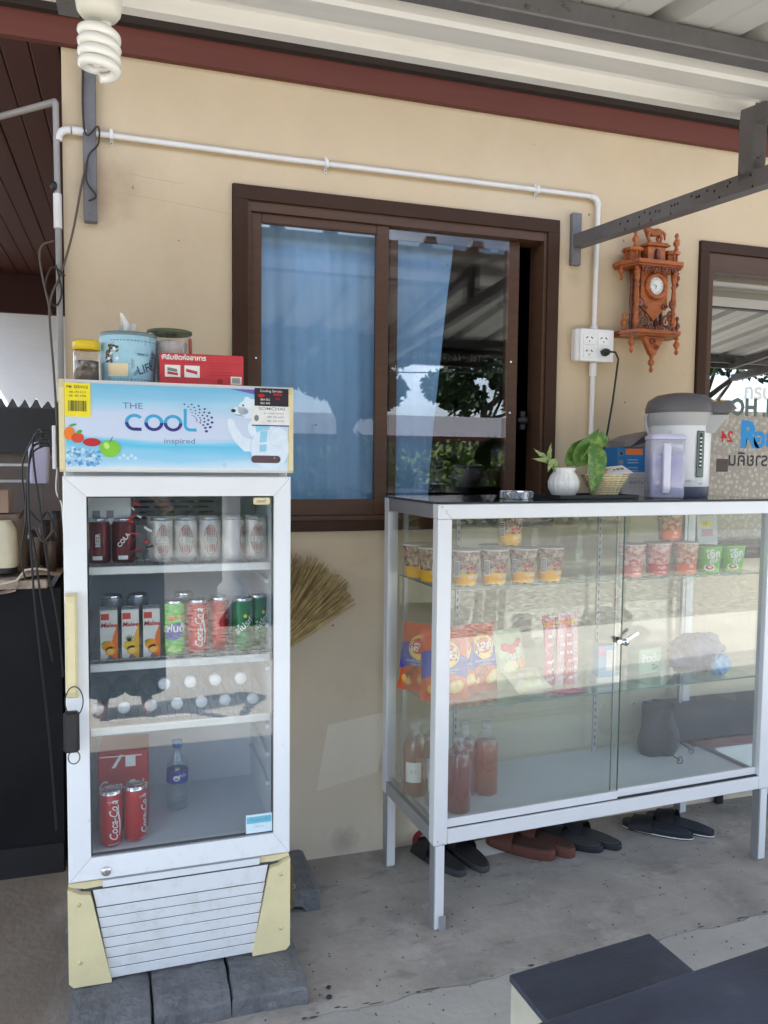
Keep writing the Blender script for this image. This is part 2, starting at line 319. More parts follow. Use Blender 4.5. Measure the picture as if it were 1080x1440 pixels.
def tag(o, label, cat, group=None):
    o['label'] = label; o['category'] = cat
    if group: o['group'] = group
    return o
def thing(name, label, cat, loc=(0, 0, 0), rz=0, group=None, rx=0, ry=0):
    o = bpy.data.objects.new(name, None); C.objects.link(o); o.location = loc; o.rotation_euler = (rx, ry, rz); o.empty_display_size = .05
    return tag(o, label, cat, group)
def struct(o): o['kind'] = 'structure'; return o
def stuff(o): o['kind'] = 'stuff'; return o
def dup(root, loc=None, rz=None, label=None, rx=None):
    def cp(o, par):
        c = o.copy(); C.objects.link(c)
        if par: c.parent = par
        for ch in o.children: cp(ch, c)
        return c
    r = cp(root, None)
    if loc is not None: r.location = loc
    if rz is not None: r.rotation_euler = (rx or 0, 0, rz)
    if label: r['label'] = label
    return r
def rawcopy(o, parent, loc=None):
    c = o.copy(); C.objects.link(c); c.parent = parent
    if loc is not None: c.location = loc
    return c

# ================================================================== GROUND AND FAR SURROUNDINGS
def slab(name, x0, x1, y0, y1, z, m, th=.05, nx=1, ny=1): return struct(build(name, MB(m).box(x0, x1, y0, y1, z-th, z)))
g = MB(grassM); g.box(-400, 400, -400, 400, -.35, -.16); struct(build('ground', g))
# porch slab: two pours meeting in a rough joint
def joint_y(x): return -.755+.03*(x-1)+.006*sin(x*23)+.004*sin(x*61+1)
xs = [-1.6+i*.04 for i in range(200)]
def strip(ya, yb, z, m, name):
    mb = MB(m); V = []; n = len(xs)
    for x in xs: V += [(x, ya(x), z), (x, yb(x), z), (x, ya(x), z-.06), (x, yb(x), z-.06)]
    F = []
    for i in range(n-1):
        a = 4*i; F += [(a, a+4, a+5, a+1), (a, a+2, a+6, a+4), (a+1, a+5, a+7, a+3)]
    mb.add(V, F, False); return struct(build(name, mb))
strip(lambda x: joint_y(x)+.002+.003*abs(sin(x*17)*sin(x*5.3)), lambda x: .6, 0, concM, 'floor')
strip(lambda x: -2.75, lambda x: joint_y(x)-.0015, -.004, concL, 'floor')
slab('pavement', -6, 9, -3.95, -2.754, -.012, concS, .1)
slab('gravel_yard', -30, 40, -6.6, -3.95, -.05, gravM, .1)
slab('road', -60, 80, -11.5, -6.6, -.07, roadM, .08)
slab('path', -8, -1.61, -2.75, 8, -.01, mat('yard_bounce_absorber', (.10, .085, .07), .95), .1)  # made-up dark ground, cuts bounce light onto the soffit
slab('path', 6.37, 14, -2.75, 4, -.02, concS, .1)
slab('pavement', -1.6, -.05, .62, 8, -.006, MATS['yard_bounce_absorber'], .06)
dirtM = mat('joint_dirt', (.085, .075, .062), .95, var=.3, vs=30)
JD = MB(dirtM)
for k in range(90):
    x = -.2+k*.03+random.uniform(-.02, .02)
    if random.random() < .45: continue
    mb = JD; w_ = random.uniform(.008, .03)*random.choice((.4, 1)); h_ = random.uniform(.0015, .005); a_ = [2*pi*i/9 for i in range(9)]
    mb.poly([(w_*cos(t)*random.uniform(.6, 1.1), h_*sin(t)*random.uniform(.6, 1.2)) for t in a_], plane((x, joint_y(x)+random.uniform(-.002, .008), .0006), (1, -.03, 0), (0, 1, 0)))
o = build('dirt_streaks', JD); o['kind'] = 'stuff'
gm = MB(dirtM); rg = random.Random(17)
for _ in range(420):
    x = rg.uniform(.3, 2.6); y = rg.uniform(-1.2, -.01); r0_ = rg.uniform(.0012, .0032)*(1.5 if rg.random() < .08 else 1)
    gm.ball((x, y, r0_*.4), r0_, r0_*.8, r0_*.6, 5, 3)
gr_ = build('grit', gm); gr_['kind'] = 'stuff'
# dark coals of debris near the blocks
def pebble(loc, r, label):
    mb = MB(blackM); mb.ball((0, 0, 0), r, r*.85, r*.7, 8, 5); tag(build('seed_pod', mb, loc=loc), label, 'seed', 'dry black seeds on the floor')
pebble((.640, -.675, .004), .0065, 'tiny round black seed on the concrete, farther of the pair right of the paver blocks')
pebble((.632, -.712, .004), .008, 'tiny round black seed on the concrete, nearer of the pair right of the paver blocks')

# hedge, roadside wall-house, tree, wires (seen as reflections in the panes)
def leaves(mb, cx, cy_, cz, rx, ry, rz, n, s, seed):
    r = random.Random(seed)
    for _ in range(n):
        while True:
            a, b, c = r.uniform(-1, 1), r.uniform(-1, 1), r.uniform(-1, 1)
            if a*a+b*b+c*c < 1 and (a*a+b*b+c*c > .3 or r.random() < .3): break
        p = Vector((cx+a*rx, cy_+b*ry, cz+c*rz)); u = Vector((r.gauss(0, 1), r.gauss(0, 1), r.gauss(0, 1))).normalized(); v = u.orthogonal().normalized(); k = s*r.uniform(.6, 1.4)
        mb.add([p-u*k, p+v*k*.45, p+u*k, p-v*k*.45], [(0, 1, 2, 3)], False)
hedM = mat('hedge_leaf', (.05, .10, .018), .6, col2=(.16, .22, .05), vs=2); treM = mat('tree_leaf', (.02, .045, .012), .6, var=.3)
trunkM = mat('bark', (.12, .09, .06), .9, var=.3)
for i in range(9):
    mb = MB(hedM); x = -6+i*2.1+random.uniform(-.3, .3)
    leaves(mb, x*1.15, -15.2, .85+random.uniform(-.1, .1), 1.5, .7, 1.15, 1000, .10, i)
    tag(build('roadside_bush', mb), 'leafy green bush in the row across the road', 'bush', 'bushes across the road')
far = thing('roadside_house', 'long low grey house with a red eave board across the road', 'house', (0, -19, -.1))
build('wall', MB(mat('grey_render', (.25, .25, .27), .9, vs=2)).box(-14, 18, -5, 0, 0, 2.1), far)
r_ = MB(mat('grey_roof', (.2, .19, .2), .7)); r_.prism([(.4, 2.15), (-2.6, 2.95), (-5.4, 2.15)], (-14.3, 0, 0), (0, 1, 0), (0, 0, 1), (1, 0, 0), 32.6); build('roof', r_, far)
build('eave_board', MB(maroonM).box(-14.3, 18.3, .41, .45, 2.08, 2.20), far)
def tree(x, y, h, r, seed, label):
    t = thing('tree', label, 'tree', (x, y, -.1)); rr = random.Random(seed)
    tk = MB(trunkM); tk.tube([(0, 0, 0), (.1, 0, h*.3), (-.05, .1, h*.6), (0, 0, h*.8)], [.3, .22, .15, .08], 8)
    ends = []
    for k in range(9):
        a = rr.uniform(0, 2*pi); z = h*rr.uniform(.4, .65); e = (cos(a)*r*rr.uniform(.4, .9), sin(a)*r*rr.uniform(.4, .9), h*rr.uniform(.65, .95)); ends.append(e)
        tk.tube([(0, 0, z), (e[0]*.5, e[1]*.5, (z+e[2])/2-.1), e], [.1, .06, .03], 6)
    build('trunk', tk, t); cr = MB(treM)
    for i, e in enumerate(ends): leaves(cr, *e, r*.42, r*.42, r*.3, 420, .16, seed+i)
    build('crown', cr, t)
tree(13.4, -26, 5.6, 2.2, 40, 'lone tall tree with an open crown behind the grey roof across the road')
tree(4.45, -13.6, 4.4, 1.5, 90, 'leafy young tree by the road in front of the bushes')
tree(2.0, -16.6, 4.9, 2.3, 110, 'added broad leafy tree behind the bushes, darkening the left pane reflection')  # put in to cover the bright sky reflected in the left pane
tree(-6, -30, 6.5, 4.0, 60, 'broad dark tree far across the road on the west side')
tree(22, -24, 7.5, 4.5, 80, 'wide dark tree far across the road on the east side')
hill = MB(treM); hill.grid(lambda u, v: (-160+320*u, -150-60*v, -2+(7+4*sin(u*9)+2*sin(u*31))*sin(pi*min(1, v*1.0))), 60, 8); struct(build('hills', hill))
pole = thing('power_pole', 'concrete power pole with crossarm beside the road', 'utility pole', (19, -13, -.1))
build('pole', MB(mat('pole_concrete', (.4, .39, .36), .9)).tube([(0, 0, 0), (0, 0, 9)], [.17, .11], 8), pole); build('crossarm', MB(trunkM).box(-.06, .06, -1, 1, 7.6, 7.75), pole)
p2 = dup(pole, (-17, -13, -.1), 0, 'concrete power pole at the western end of the overhead wires')
for k in range(11):
    z0 = 4.3+k*.36; y0 = -13+(k % 3-1)*.6
    pts = [(-17+36*t, y0, z0+.5*k*.12-(1.1+.2*(k % 4))*4*t*(1-t)) for t in [i/14 for i in range(15)]]
    tag(build('overhead_wire', MB(blackM).tube(pts, .014, 5)), 'black overhead wire strung high across the road', 'wire', 'overhead wires across the road')
lp = thing('garden_lamp', 'garden lamp with a round white globe on a post by the road', 'lamp post', (1.2, -6.6, -.05))
build('post', MB(mat('lamp_post_white', (.55, .55, .55), .6)).lathe([(.14, 0), (.14, .15), (.09, .2), (.09, 1.15), (.13, 1.2), (.05, 1.25)], seg=12), lp); build('globe', MB(W_).ball((0, 0, 1.37), .13), lp)

# ================================================================== HOUSE
house = thing('house', 'cream painted single storey house front with brown windows behind the shop display', 'house', (0, 0, 0))
def wall_holes(xs, zs, holes, y0, y1, m):
    mb = MB(m); nx, nz = len(xs)-1, len(zs)-1
    sol = lambda i, j: 0 <= i < nx and 0 <= j < nz and (i, j) not in holes
    for i in range(nx):
        for j in range(nz):
            if not sol(i, j): continue
            a, b, c, d = xs[i], xs[i+1], zs[j], zs[j+1]
            mb.add([(a, y0, c), (b, y0, c), (b, y0, d), (a, y0, d)], [(0, 1, 2, 3)]); mb.add([(a, y1, c), (b, y1, c), (b, y1, d), (a, y1, d)], [(3, 2, 1, 0)])
            if not sol(i-1, j): mb.add([(a, y0, c), (a, y1, c), (a, y1, d), (a, y0, d)], [(3, 2, 1, 0)])
            if not sol(i+1, j): mb.add([(b, y0, c), (b, y1, c), (b, y1, d), (b, y0, d)], [(0, 1, 2, 3)])
            if not sol(i, j-1): mb.add([(a, y0, c), (b, y0, c), (b, y1, c), (a, y1, c)], [(3, 2, 1, 0)])
            if not sol(i, j+1): mb.add([(a, y0, d), (b, y0, d), (b, y1, d), (a, y1, d)], [(0, 1, 2, 3)])
    return mb
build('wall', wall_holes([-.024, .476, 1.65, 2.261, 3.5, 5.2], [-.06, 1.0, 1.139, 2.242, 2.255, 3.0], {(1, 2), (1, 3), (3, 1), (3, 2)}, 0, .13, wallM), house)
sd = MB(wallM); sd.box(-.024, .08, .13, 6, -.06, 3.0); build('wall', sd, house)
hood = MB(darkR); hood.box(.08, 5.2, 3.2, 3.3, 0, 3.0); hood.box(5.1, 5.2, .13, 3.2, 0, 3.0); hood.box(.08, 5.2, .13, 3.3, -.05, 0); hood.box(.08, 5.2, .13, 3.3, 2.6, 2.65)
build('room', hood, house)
# pale patch painting bounced light on the wall beside the fridge, hairline cracks, specks
patM = mat('wall_bounce_light', (.82, .735, .59), .8, var=.03, bump=.08)
mb = MB(patM); mb.poly([(.76, .24), (.98, .285), (1.02, .50), (.80, .47)], plane((0, -.0015, 0), (1, 0, 0), (0, 0, 1))); build('bounce_light_patch', mb, house)
crk = MB(mat('wall_crack', (.36, .27, .18), .95))
for pts in ([(.13, 2.19), (.28, 2.178), (.40, 2.166), (.47, 2.160)], [(.16, 2.25), (.22, 2.243), (.33, 2.236)]):
    crk.tube([(x, .0007, z) for x, z in pts], .0010, 5)
rr = random.Random(3)
for _ in range(26): crk.ball((rr.uniform(.05, 3), -.0005, rr.uniform(.3, 2.5)), rr.uniform(.002, .0055), .001, rr.uniform(.002, .006), 6, 4)
for (x, z) in ((1.11, .335), (1.13, .335)): crk.ball((x, -.0005, z), .006, .001, .005, 6, 4)
stuff(build('wall_specks', crk, house))
fm = MB(maroonM); fm.box(-1.6, 5.2, -.028, -.002, 2.592, 2.86); build('fascia_board', fm, house)
fs = MB(mat('dark_eave_shade', (.03, .02, .016), .9)); fs.box(-1.6, 5.2, -.055, -.0285, 2.668, 2.73); build('eave_shade_strip', fs, house)  # dark strip painted in for the shade above the fascia
# soffit boards on the side of the house: one object each, shared mesh
pk = None
for i in range(13):
    x = -.03-.084*(i+1)
    if pk is None:
        mb = MB(soffM); mb.box(0, .080, -.001, 3.3, 0, .012, .0025); pk = build('soffit_board', mb, house, loc=(x, 0, 2.60+.0012*((i*7) % 3)))
    else: rawcopy(pk, house, (x, 0, 2.60+.0012*((i*7) % 3)))
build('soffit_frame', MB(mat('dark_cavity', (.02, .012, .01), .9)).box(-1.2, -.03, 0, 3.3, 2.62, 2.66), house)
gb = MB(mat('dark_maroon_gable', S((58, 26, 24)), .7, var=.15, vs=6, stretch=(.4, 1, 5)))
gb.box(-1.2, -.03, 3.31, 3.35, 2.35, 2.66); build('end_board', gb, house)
hr = MB(mat('roof_tile', (.25, .12, .09), .8)); hr.prism([(-.80, 2.91), (3.5, 4.3), (7, 2.9), (7, 2.86), (-.80, 2.87)], (-1.2, 0, 0), (0, 1, 0), (0, 0, 1), (1, 0, 0), 6.5); hr.box(-4.2, -1.21, -.80, 3.3, 2.86, 2.91); build('roof', hr, house)  # left lean-to box and long eave added out of view to block sun

# sliding window with brown aluminium frame
def strip_frame(mb, x0, x1, z0, z1, w, y0, y1, wb=None, wt=None, bv=.0015):
    wb = w if wb is None else wb; wt = w if wt is None else wt
    mb.box(x0, x1, y0, y1, z1-wt, z1, bv); mb.box(x0, x1, y0, y1, z0, z0+wb, bv)
    mb.box(x0, x0+w, y0+.0004, y1-.0004, z0+wb, z1-wt, 0); mb.box(x1-w, x1, y0+.0004, y1-.0004, z0+wb, z1-wt, 0)
wf = MB(frameD); strip_frame(wf, .478, 1.648, 1.141, 2.253, .046, -.014, .11, .035)
wf.use(frameM); wf.box(.524, .536, -.004, .1, 1.176, 2.207); wf.box(1.590, 1.602, -.004, .1, 1.176, 2.207); wf.box(.536, 1.59, -.003, .1, 2.176, 2.207); wf.box(.536, 1.59, -.003, .1, 1.176, 1.192)
win = build('window', wf, house)
def sash(x0, x1, z0, z1, w, y, wb, glassm, wr=None):
    mb = MB(frameM); wr = wr or w
    mb.box(x0, x0+w, y, y+.026, z0, z1, .002); mb.box(x1-wr, x1, y, y+.026, z0, z1, .002)
    mb.box(x0+w, x1-wr, y+.001, y+.025, z1-.03, z1, .002); mb.box(x0+w, x1-wr, y+.001, y+.025, z0, z0+wb, .002)
    build('sash', mb, win); build('pane', MB(glassm).box(x0+w, x1-wr, y+.011, y+.015, z0+wb, z1-.03), win)
sash(.536, 1.006, 1.192, 2.176, .036, .008, .055, glassW, .044)
sash(1.020, 1.516, 1.192, 2.176, .03, .040, .055, glassW, .05)
fx = MB(glassW).box(1.008, 1.464, .02, .024, 1.196, 2.174); build('pane', fx, win)
lt = MB(chrome); [lt.ball((1.488, .038, z), .006, .003, .006, 8, 5) for z in (1.745, 1.56)]; lt.ball((.553, .006, 1.71), .005, .003, .005, 8, 5); build('rivet', lt, win)
lk = MB(blackM); lk.ball((1.55, .05, 1.535), .028, .014, .016, 10, 6); lk.box(1.54, 1.56, .05, .07, 1.50, 1.57, .003); build('latch', lk, win)
# curtains
def curtain(pts_l, pts_r, z0, z1, label, y=.098, ph=0):
    def f(u, v):
        xl = pts_l[0]+(pts_l[1]-pts_l[0])*(1-v); xr = pts_r[0]+(pts_r[1]-pts_r[0])*(1-v)
        x = xl+(xr-xl)*u; return (x, y+.005*sin(x*52+ph)+.002*sin(x*120+v*2)+.007*sin(x*19+v*3.1+ph), z0+(z1-z0)*v)
    tag(build('curtain', MB(curtM).grid(f, 90, 26)), label, 'curtain', 'blue window curtains')
curtain((.545, .60), (1.0, 1.0), 1.18, 2.24, 'wide blue cloth curtain filling the left pane of the sliding window')
curtain((1.055, 1.06), (1.285, 1.185), 1.18, 2.24, 'narrow blue cloth curtain with a slanting edge behind the right pane', .10, 1.3)
# second window (right edge of the view) with mirror film and lettering
wf = MB(frameD); strip_frame(wf, 2.263, 3.498, 1.002, 2.240, .040, -.014, .11)
wf.use(frameM); strip_frame(wf, 2.303, 3.458, 1.042, 2.200, .028, -.004, .09, .03, .07)
w2 = build('window', wf, house); build('pane', MB(glassR).box(2.331, 3.43, .03, .035, 1.072, 2.130), w2)
rm = MB(mat('window_room_lining', (.12, .11, .10), .9)); rm.box(2.3, 3.45, .14, .15, 1.0, 2.2); build('blind', rm, w2)
wp = plane((0, .0292, 0), (1, 0, 0), (0, 0, 1))
pb = mat('pebbled_window_film', S((196, 188, 174)), .45, var=.06, vs=3); n_ = pb.node_tree; vo = n_.nodes.new('ShaderNodeTexVoronoi'); vo.inputs['Scale'].default_value = 52; tcc = n_.nodes.new('ShaderNodeTexCoord'); n_.links.new(tcc.outputs['Object'], vo.inputs['Vector'])
mrr = n_.nodes.new('ShaderNodeMapRange'); mrr.inputs[1].default_value = .15; mrr.inputs[2].default_value = .55; mrr.inputs[3].default_value = 0; mrr.inputs[4].default_value = .6; n_.links.new(vo.outputs['Distance'], mrr.inputs[0])
mm = n_.nodes.new('ShaderNodeMix'); mm.data_type = 'RGBA'; mm.inputs['B'].default_value = (*S((130, 120, 106)), 1); bb2 = n_.nodes['Principled BSDF']; n_.links.new(bb2.inputs['Base Color'].links[0].from_socket, mm.inputs['A']); n_.links.new(mrr.outputs[0], mm.inputs['Factor']); n_.links.new(mm.outputs['Result'], bb2.inputs['Base Color'])
build('film', MB(pb).rect(2.332, 1.073, 3.429, 1.595, plane((0, .02960, 0), (1, 0, 0), (0, 0, 1))), w2)
tx = MB(W_); tx.text('กรบ', .085, 2.60, 1.672, wp, .03); build('lettering', tx, w2)
tx = MB(flat('grey_green', S((92, 104, 92)))); tx.text('KM. HO', .095, 2.615, 1.608, wp, .04, mirror=True, sx=.92); build('lettering', tx, w2)
tx = MB(R_); tx.text('24', .062, 2.452, 1.490, wp, .02, mirror=True); build('lettering', tx, w2)
tx = MB(flat('bright_blue', S((30, 140, 205)))); tx.text('R', .145, 2.560, 1.497, wp, .05); tx.text('อยนท', .105, 2.71, 1.485, wp, .05); build('lettering', tx, w2)
tx = MB(K_); tx.text('รายคืน', .075, 2.56, 1.398, wp, .015, mirror=True); build('lettering', tx, w2)

# ================================================================== CANOPY
can = thing('porch_canopy', 'white sheet metal canopy on grey painted steel arms over the display', 'canopy', (0, 0, 0))
RZ = lambda y: 2.418+.13*y
CY0, CY1 = -.80, -2.25
prof = []; x = -4.2  # left end lengthened out of view to keep sun off the floor
while x < 6.2:
    prof += [(x, 0), (x+.014, .040), (x+.060, .040), (x+.074, 0), (x+.150, 0), (x+.156, .004), (x+.162, 0)]; x += .235
V = [(px, y, RZ(y)+pz+.047) for y in (CY0, CY1) for px, pz in prof]; n = len(prof)
V += [(a, b, c+.002) for a, b, c in V]
F = [(i, i+1, n+i+1, n+i) for i in range(n-1)]+[(2*n+i, 3*n+i, 3*n+i+1, 2*n+i+1) for i in range(n-1)]
build('roof_sheet', MB(roofW).add(V, F, False), can)
bp = [(-.770, -.006), (-.776, -.016), (-.822, -.018), (-.830, .014), (-.870, .016), (-.874, .006), (-.882, .006), (-.886, .016), (-.925, .016), (-.930, .004), (-.938, .004), (-.946, .014), (-.952, -.026), (-1.056, -.038), (-1.066, -.03), (-1.066, .022), (-.770, .024)]
bp = [(y, RZ(y)+.020+dz) for y, dz in bp]
bb = MB(bandM); bb.prism(bp, (-4.2, 0, 0), (0, 1, 0), (0, 0, 1), (1, 0, 0), 5.96)
bb.prism(bp, (1.80, 0, 0), (0, 1, 0), (0, 0, 1), (1, 0, 0), 3.4); build('flashing', bb, can)
for y0, lab in ((-1.125, 0), (-2.2, 0)):
    for k in range(1): build('purlin', MB(steelM).box(-4.2, 6.2, y0-.022, y0+.022, RZ(y0)-.006, RZ(y0)+.036, .003), can)
def arm(x0, x1, withpost=True, parent=can):
    if withpost:
        build('arm', MB(steelM).bar(((x0+x1)/2, -.01, 2.184), ((x0+x1)/2, -2.2, 2.02), x1-x0, .046), parent)
        build('strut', MB(steelM).box(x0, x1, -.895, -.84, 2.125, 2.29, .002), parent)
    r_ = MB(steelM); r_.bar(((x0+x1)/2, -.842, RZ(-.842)-.02), ((x0+x1)/2, -2.22, RZ(-2.22)-.02), x1-x0-.001, .045); build('rafter', r_, parent)
build('edge_flashing', MB(steelM).box(-4.2, 6.2, -2.275, -2.252, RZ(-2.25)-.03, RZ(-2.25)+.085), can)
arm(1.70, 1.742)
build('wall_bracket', MB(steelM).box(1.694, 1.732, -.022, -.001, 2.098, 2.284, .002), can)
build('wall_bracket', MB(steelM).box(.034, .072, -.03, -.001, 2.086, 2.585, .002), can)
arm(.030, .07, False); arm(4.4, 4.44)
weld = MB(mat('rust_spots', S((60, 38, 28)), .9)); rr = random.Random(11)
for _ in range(26):
    b = -rr.uniform(.3, .9); weld.ball((1.6995, b, 2.184+.075*b+rr.choice((-.018, .012, .004))), .001, .004, .004, 6, 4)
stuff(build('rust_spots', weld, can))
# hanging phone sign at the canopy edge, lettering faces the wall
sg = thing('phone_sign', 'black hanging sign with a telephone number at the canopy edge', 'sign', (2.07, -2.22, 2.06))
build('board', MB(blackM).box(-.34, .34, -.01, .01, -.055, .055, .002), sg)
build('lettering', MB(W_).text('Tel: +66 (0) 89 110 8020', .062, 0, 0, plane((0, .0108, 0), (-1, 0, 0), (0, 0, 1)), .01), sg)
build('hanger', MB(steelM).tube([(-.3, 0, .055), (-.3, 0, .09)], .003).tube([(.3, 0, .055), (.3, 0, .09)], .003), sg)

# ------------------------------------------------------------------ spiral bulb
bl = thing('spiral_bulb', 'white spiral energy saving bulb hanging at the upper left', 'light bulb', (.124, -1.46, 1.885))
pts = []
N = 150
for i in range(N+1):
    t = i/N; a = t*2*pi*4.1+1.0; z = .056-.056*t+(.0); r = .0215*(1 if t < .93 else 1-(t-.93)*4)
    pts.append((r*cos(a), r*sin(a), z+.006))
bulbM = mat('bulb_glass', (.85, .84, .80), .25, var=.01, coat=.4)
build('tube', MB(bulbM).tube(pts, .0068, 8), bl)
st = MB(bulbM).tube([(pts[0][0], pts[0][1], pts[0][2]), (pts[0][0]*.8, pts[0][1]*.8, .070), (pts[0][0]*.5, pts[0][1]*.5, .084)], .0066, 8)
st.tube([(-.004, -.004, .016), (.004, .01, .045), (.010, .013, .084)], .0066, 8); build('stem', st, bl)
bs_ = mat('bulb_base', (.74, .72, .64), .4, var=.02)
build('base', MB(bs_).lathe([(0, .076), (.024, .078), (.028, .084), (.0295, .095), (.0295, .128), (.027, .142), (.016, .155), (.0001, .156)], seg=24), bl)
bt = MB(GR_); mp_ = cyl(.0296, (0, 0, 0), -1.25); bt.text('E27', .008, .004, .112, mp_); bt.text('220V', .007, .004, .102, mp_); bt.rect(-.006, .117, .012, .1175, mp_); build('lettering', bt, bl)
build('holder', MB(bs_).lathe([(.0001, .153), (.02, .155), (.022, .17), (.02, .205), (.012, .22), (.0001, .222)], seg=20), bl)
build('cord', MB(blackM).tube([(0, 0, .22), (-.01, .01, .30), (-.03, .0, .36)], .003, 6), bl)

# ------------------------------------------------------------------ conduit and sockets
cp = thing('conduit_pipe', 'white pvc conduit running across the wall above the window and down to the socket box', 'pipe', (0, 0, 0))
zp = 2.349; r = .0088
build('pipe', MB(pvcM).tube([(.01, -.018, zp), (.6, -.0175, zp-.004), (1.2, -.0185, zp-.002), (1.775, -.018, zp)], r, 12), cp)
build('pipe', MB(pvcM).tube([(1.800, -.018, 2.325), (1.796, -.018, 1.87)], r, 12), cp)
build('pipe', MB(pvcM).tube([(1.796, -.018, 1.75), (1.793, -.018, 1.28)], r, 12), cp)
def elbow(c, d1, d2, rr_=.011):
    c = Vector(c); d1 = Vector(d1); d2 = Vector(d2); k = .034
    pts = [c+d1*k]+[c+d1*k*(1-s)**2*1.0+d2*k*s**2 for s in (.2, .35, .5, .65, .8)]+[c+d2*k]
    return MB(pvcM).tube(pts, rr_, 12)
build('elbow', elbow((1.800, -.018, zp), (-1, 0, 0), (0, 0, -1)), cp)
build('elbow', elbow((-.034, -.018, zp), (1, 0, 0), (0, 0, -1)), cp)
build('coupling', MB(pvcM).tube([(1.796, -.018, 1.885), (1.796, -.018, 1.862)], .0135, 12), cp); build('coupling', MB(pvcM).tube([(1.795, -.018, 1.75), (1.795, -.018, 1.70)], .0135, 12), cp)
build('coupling', MB(pvcM).tube([(.005, -.018, zp), (.045, -.018, zp)], .0128, 12), cp)
for x, z in ((.115, zp), (.78, zp-.003), (1.55, zp-.001)):
    mb = MB(pvcM).box(x-.006, x+.006, -.031, -.001, z-.013, z+.013, .003); mb.box(x-.005, x+.005, -.006, -.001, z-.026, z+.026, .002); mb.use(GR_).ball((x, -.008, z-.020), .003); build('clip', mb, cp)
cv = thing('corner_conduit', 'grey white upright conduit running down the left corner of the house wall', 'pipe', (0, 0, 0))
pvg = mat('grey_pvc', (.30, .285, .27), .5, var=.12, vs=10)
build('pipe', MB(pvg).tube([(-.040, -.018, 2.425), (-.038, -.018, 2.12), (-.036, -.016, 1.4)], .0088, 12), cv)
build('coupling', MB(pvcM).tube([(-.039, -.018, 2.16), (-.0385, -.018, 2.06)], .0120, 12), cv)
build('junction', MB(blackM).ball((-.048, -.028, 2.18), .010, .01, .014), cv)
sp = thing('eave_pipe', 'pale pipe running left under the maroon eave from the wall corner', 'pipe', (0, 0, 0))
build('pipe', MB(pvg).tube([(-.041, -.018, 2.425), (-.31, .30, 2.45), (-1.2, 1.3, 2.48)], .0098, 10), sp)
sk = thing('socket_box', 'white surface socket box with four outlets on the wall under the conduit', 'socket', (1.789, 0, 1.811))
build('back_box', MB(pvcM).box(-.079, .079, -.034, -.001, -.059, .059, .004), sk)
build('plate', MB(whiteF).box(-.062, .079, -.040, -.0345, -.059, .059, .003), sk)
for i, (x, z) in enumerate(((-.026, .022), (.034, .022), (-.026, -.026), (.034, -.026))):
    mb = MB(W_).box(x-.024, x+.024, -.0425, -.0405, z-.021, z+.021, .001); mb.use(K_)
    for (a, b) in ((-.008, .006), (.008, .006), (0, -.009), (-.012, .003), (.012, .003)): mb.box(x+a-.0018, x+a+.0018, -.0432, -.0427, z+b-.0025, z+b+.0025)
    build('outlet', mb, sk)
pc = thing('power_cable', 'black power cord with a plug in the lower right outlet hanging down to the counter', 'cord', (0, 0, 0))
pl_ = MB(blackM); pl_.lathe([(.0001, 0), (.013, 0), (.015, .012), (.011, .028), (.006, .035), (.0001, .036)], (1.823, -.044, 1.785), 14, 'y'); pl_.v = [(a, -.044-(b+.044)*1.0, c) if b > -.044 else (a, b, c) for a, b, c in pl_.v]; build('plug', pl_, pc)
build('cable', MB(blackM).tube([(1.823, -.078, 1.785), (1.842, -.09, 1.782), (1.862, -.08, 1.76), (1.868, -.06, 1.70), (1.862, -.05, 1.6), (1.845, -.05, 1.5), (1.823, -.055, 1.40), (1.81, -.07, 1.31), (1.815, -.09, 1.272)], .0038, 8), pc)

# ================================================================== CARVED WALL CLOCK
ck = thing('wall_clock', 'carved teak wall clock with a horse on top, hanging right of the socket box', 'clock', (2.010, 0, 1.988)); ck.scale = (.98, 1, 1.03)
FIN = [(.0001, 0), (.005, .001), (.010, .004), (.006, .009), (.005, .013), (.011, .020), (.013, .027), (.009, .035), (.0045, .041), (.005, .045), (.008, .050), (.0075, .056), (.004, .061), (.0001, .063)]
def finial(x, y, z, down=False, k=1.0, m=woodM, name='finial'):
    p = [(r*k, (-h if down else h)*k) for r, h in FIN]
    return build(name, MB(m).lathe(p, (x, y, z), 14), ck)
D = .115
def shelfp(z, hw, d, t, name):
    mb = MB(woodM); mb.prism([(-hw, -.002), (-hw, -d*.45), (-hw*.72, -d), (hw*.72, -d), (hw, -d*.45), (hw, -.002)], (0, 0, z), (1, 0, 0), (0, 1, 0), (0, 0, 1), t)
    mb.prism([(-hw*.94, -.002), (-hw*.94, -d*.42), (-hw*.68, -d*.93), (hw*.68, -d*.93), (hw*.94, -d*.42), (hw*.94, -.002)], (0, 0, z-.007), (1, 0, 0), (0, 1, 0), (0, 0, 1), .0068)
    build(name, mb, ck)
shelfp(.115, .135, D, .013, 'top_shelf'); shelfp(-.128, .130, D, .012, 'bottom_shelf')
# case panel with ogee bottom cut-out, and round bezel
mb = MB(woodM)
mb.prism([(-.058, .107), (-.058, -.02), (-.045, -.035), (-.03, -.05), (0, -.078), (.03, -.05), (.045, -.035), (.058, -.02), (.058, .107)], (0, -.06, 0), (1, 0, 0), (0, 0, 1), (0, -1, 0), .016)
build('case', mb, ck)
build('bezel', MB(woodM).lathe([(.030, 0), (.032, -.010), (.038, -.014), (.046, -.010), (.050, -.002), (.050, 0)], (.006, -.0765, .045), 32, 'y'), ck)
fc = MB(W_).disc((.006, -.079, .045), .031, 'y', 28); fc.use(K_); fp = plane((.006, -.0793, .045), (1, 0, 0), (0, 0, 1))
for k in range(12):
    a = pi/2-k*pi/6; fc.text(('12', '1', '2', '3', '4', '5', '6', '7', '8', '9', '10', '11')[k], .0075, .0235*cos(a), .0235*sin(a), fp, .02)
build('dial', fc, ck)
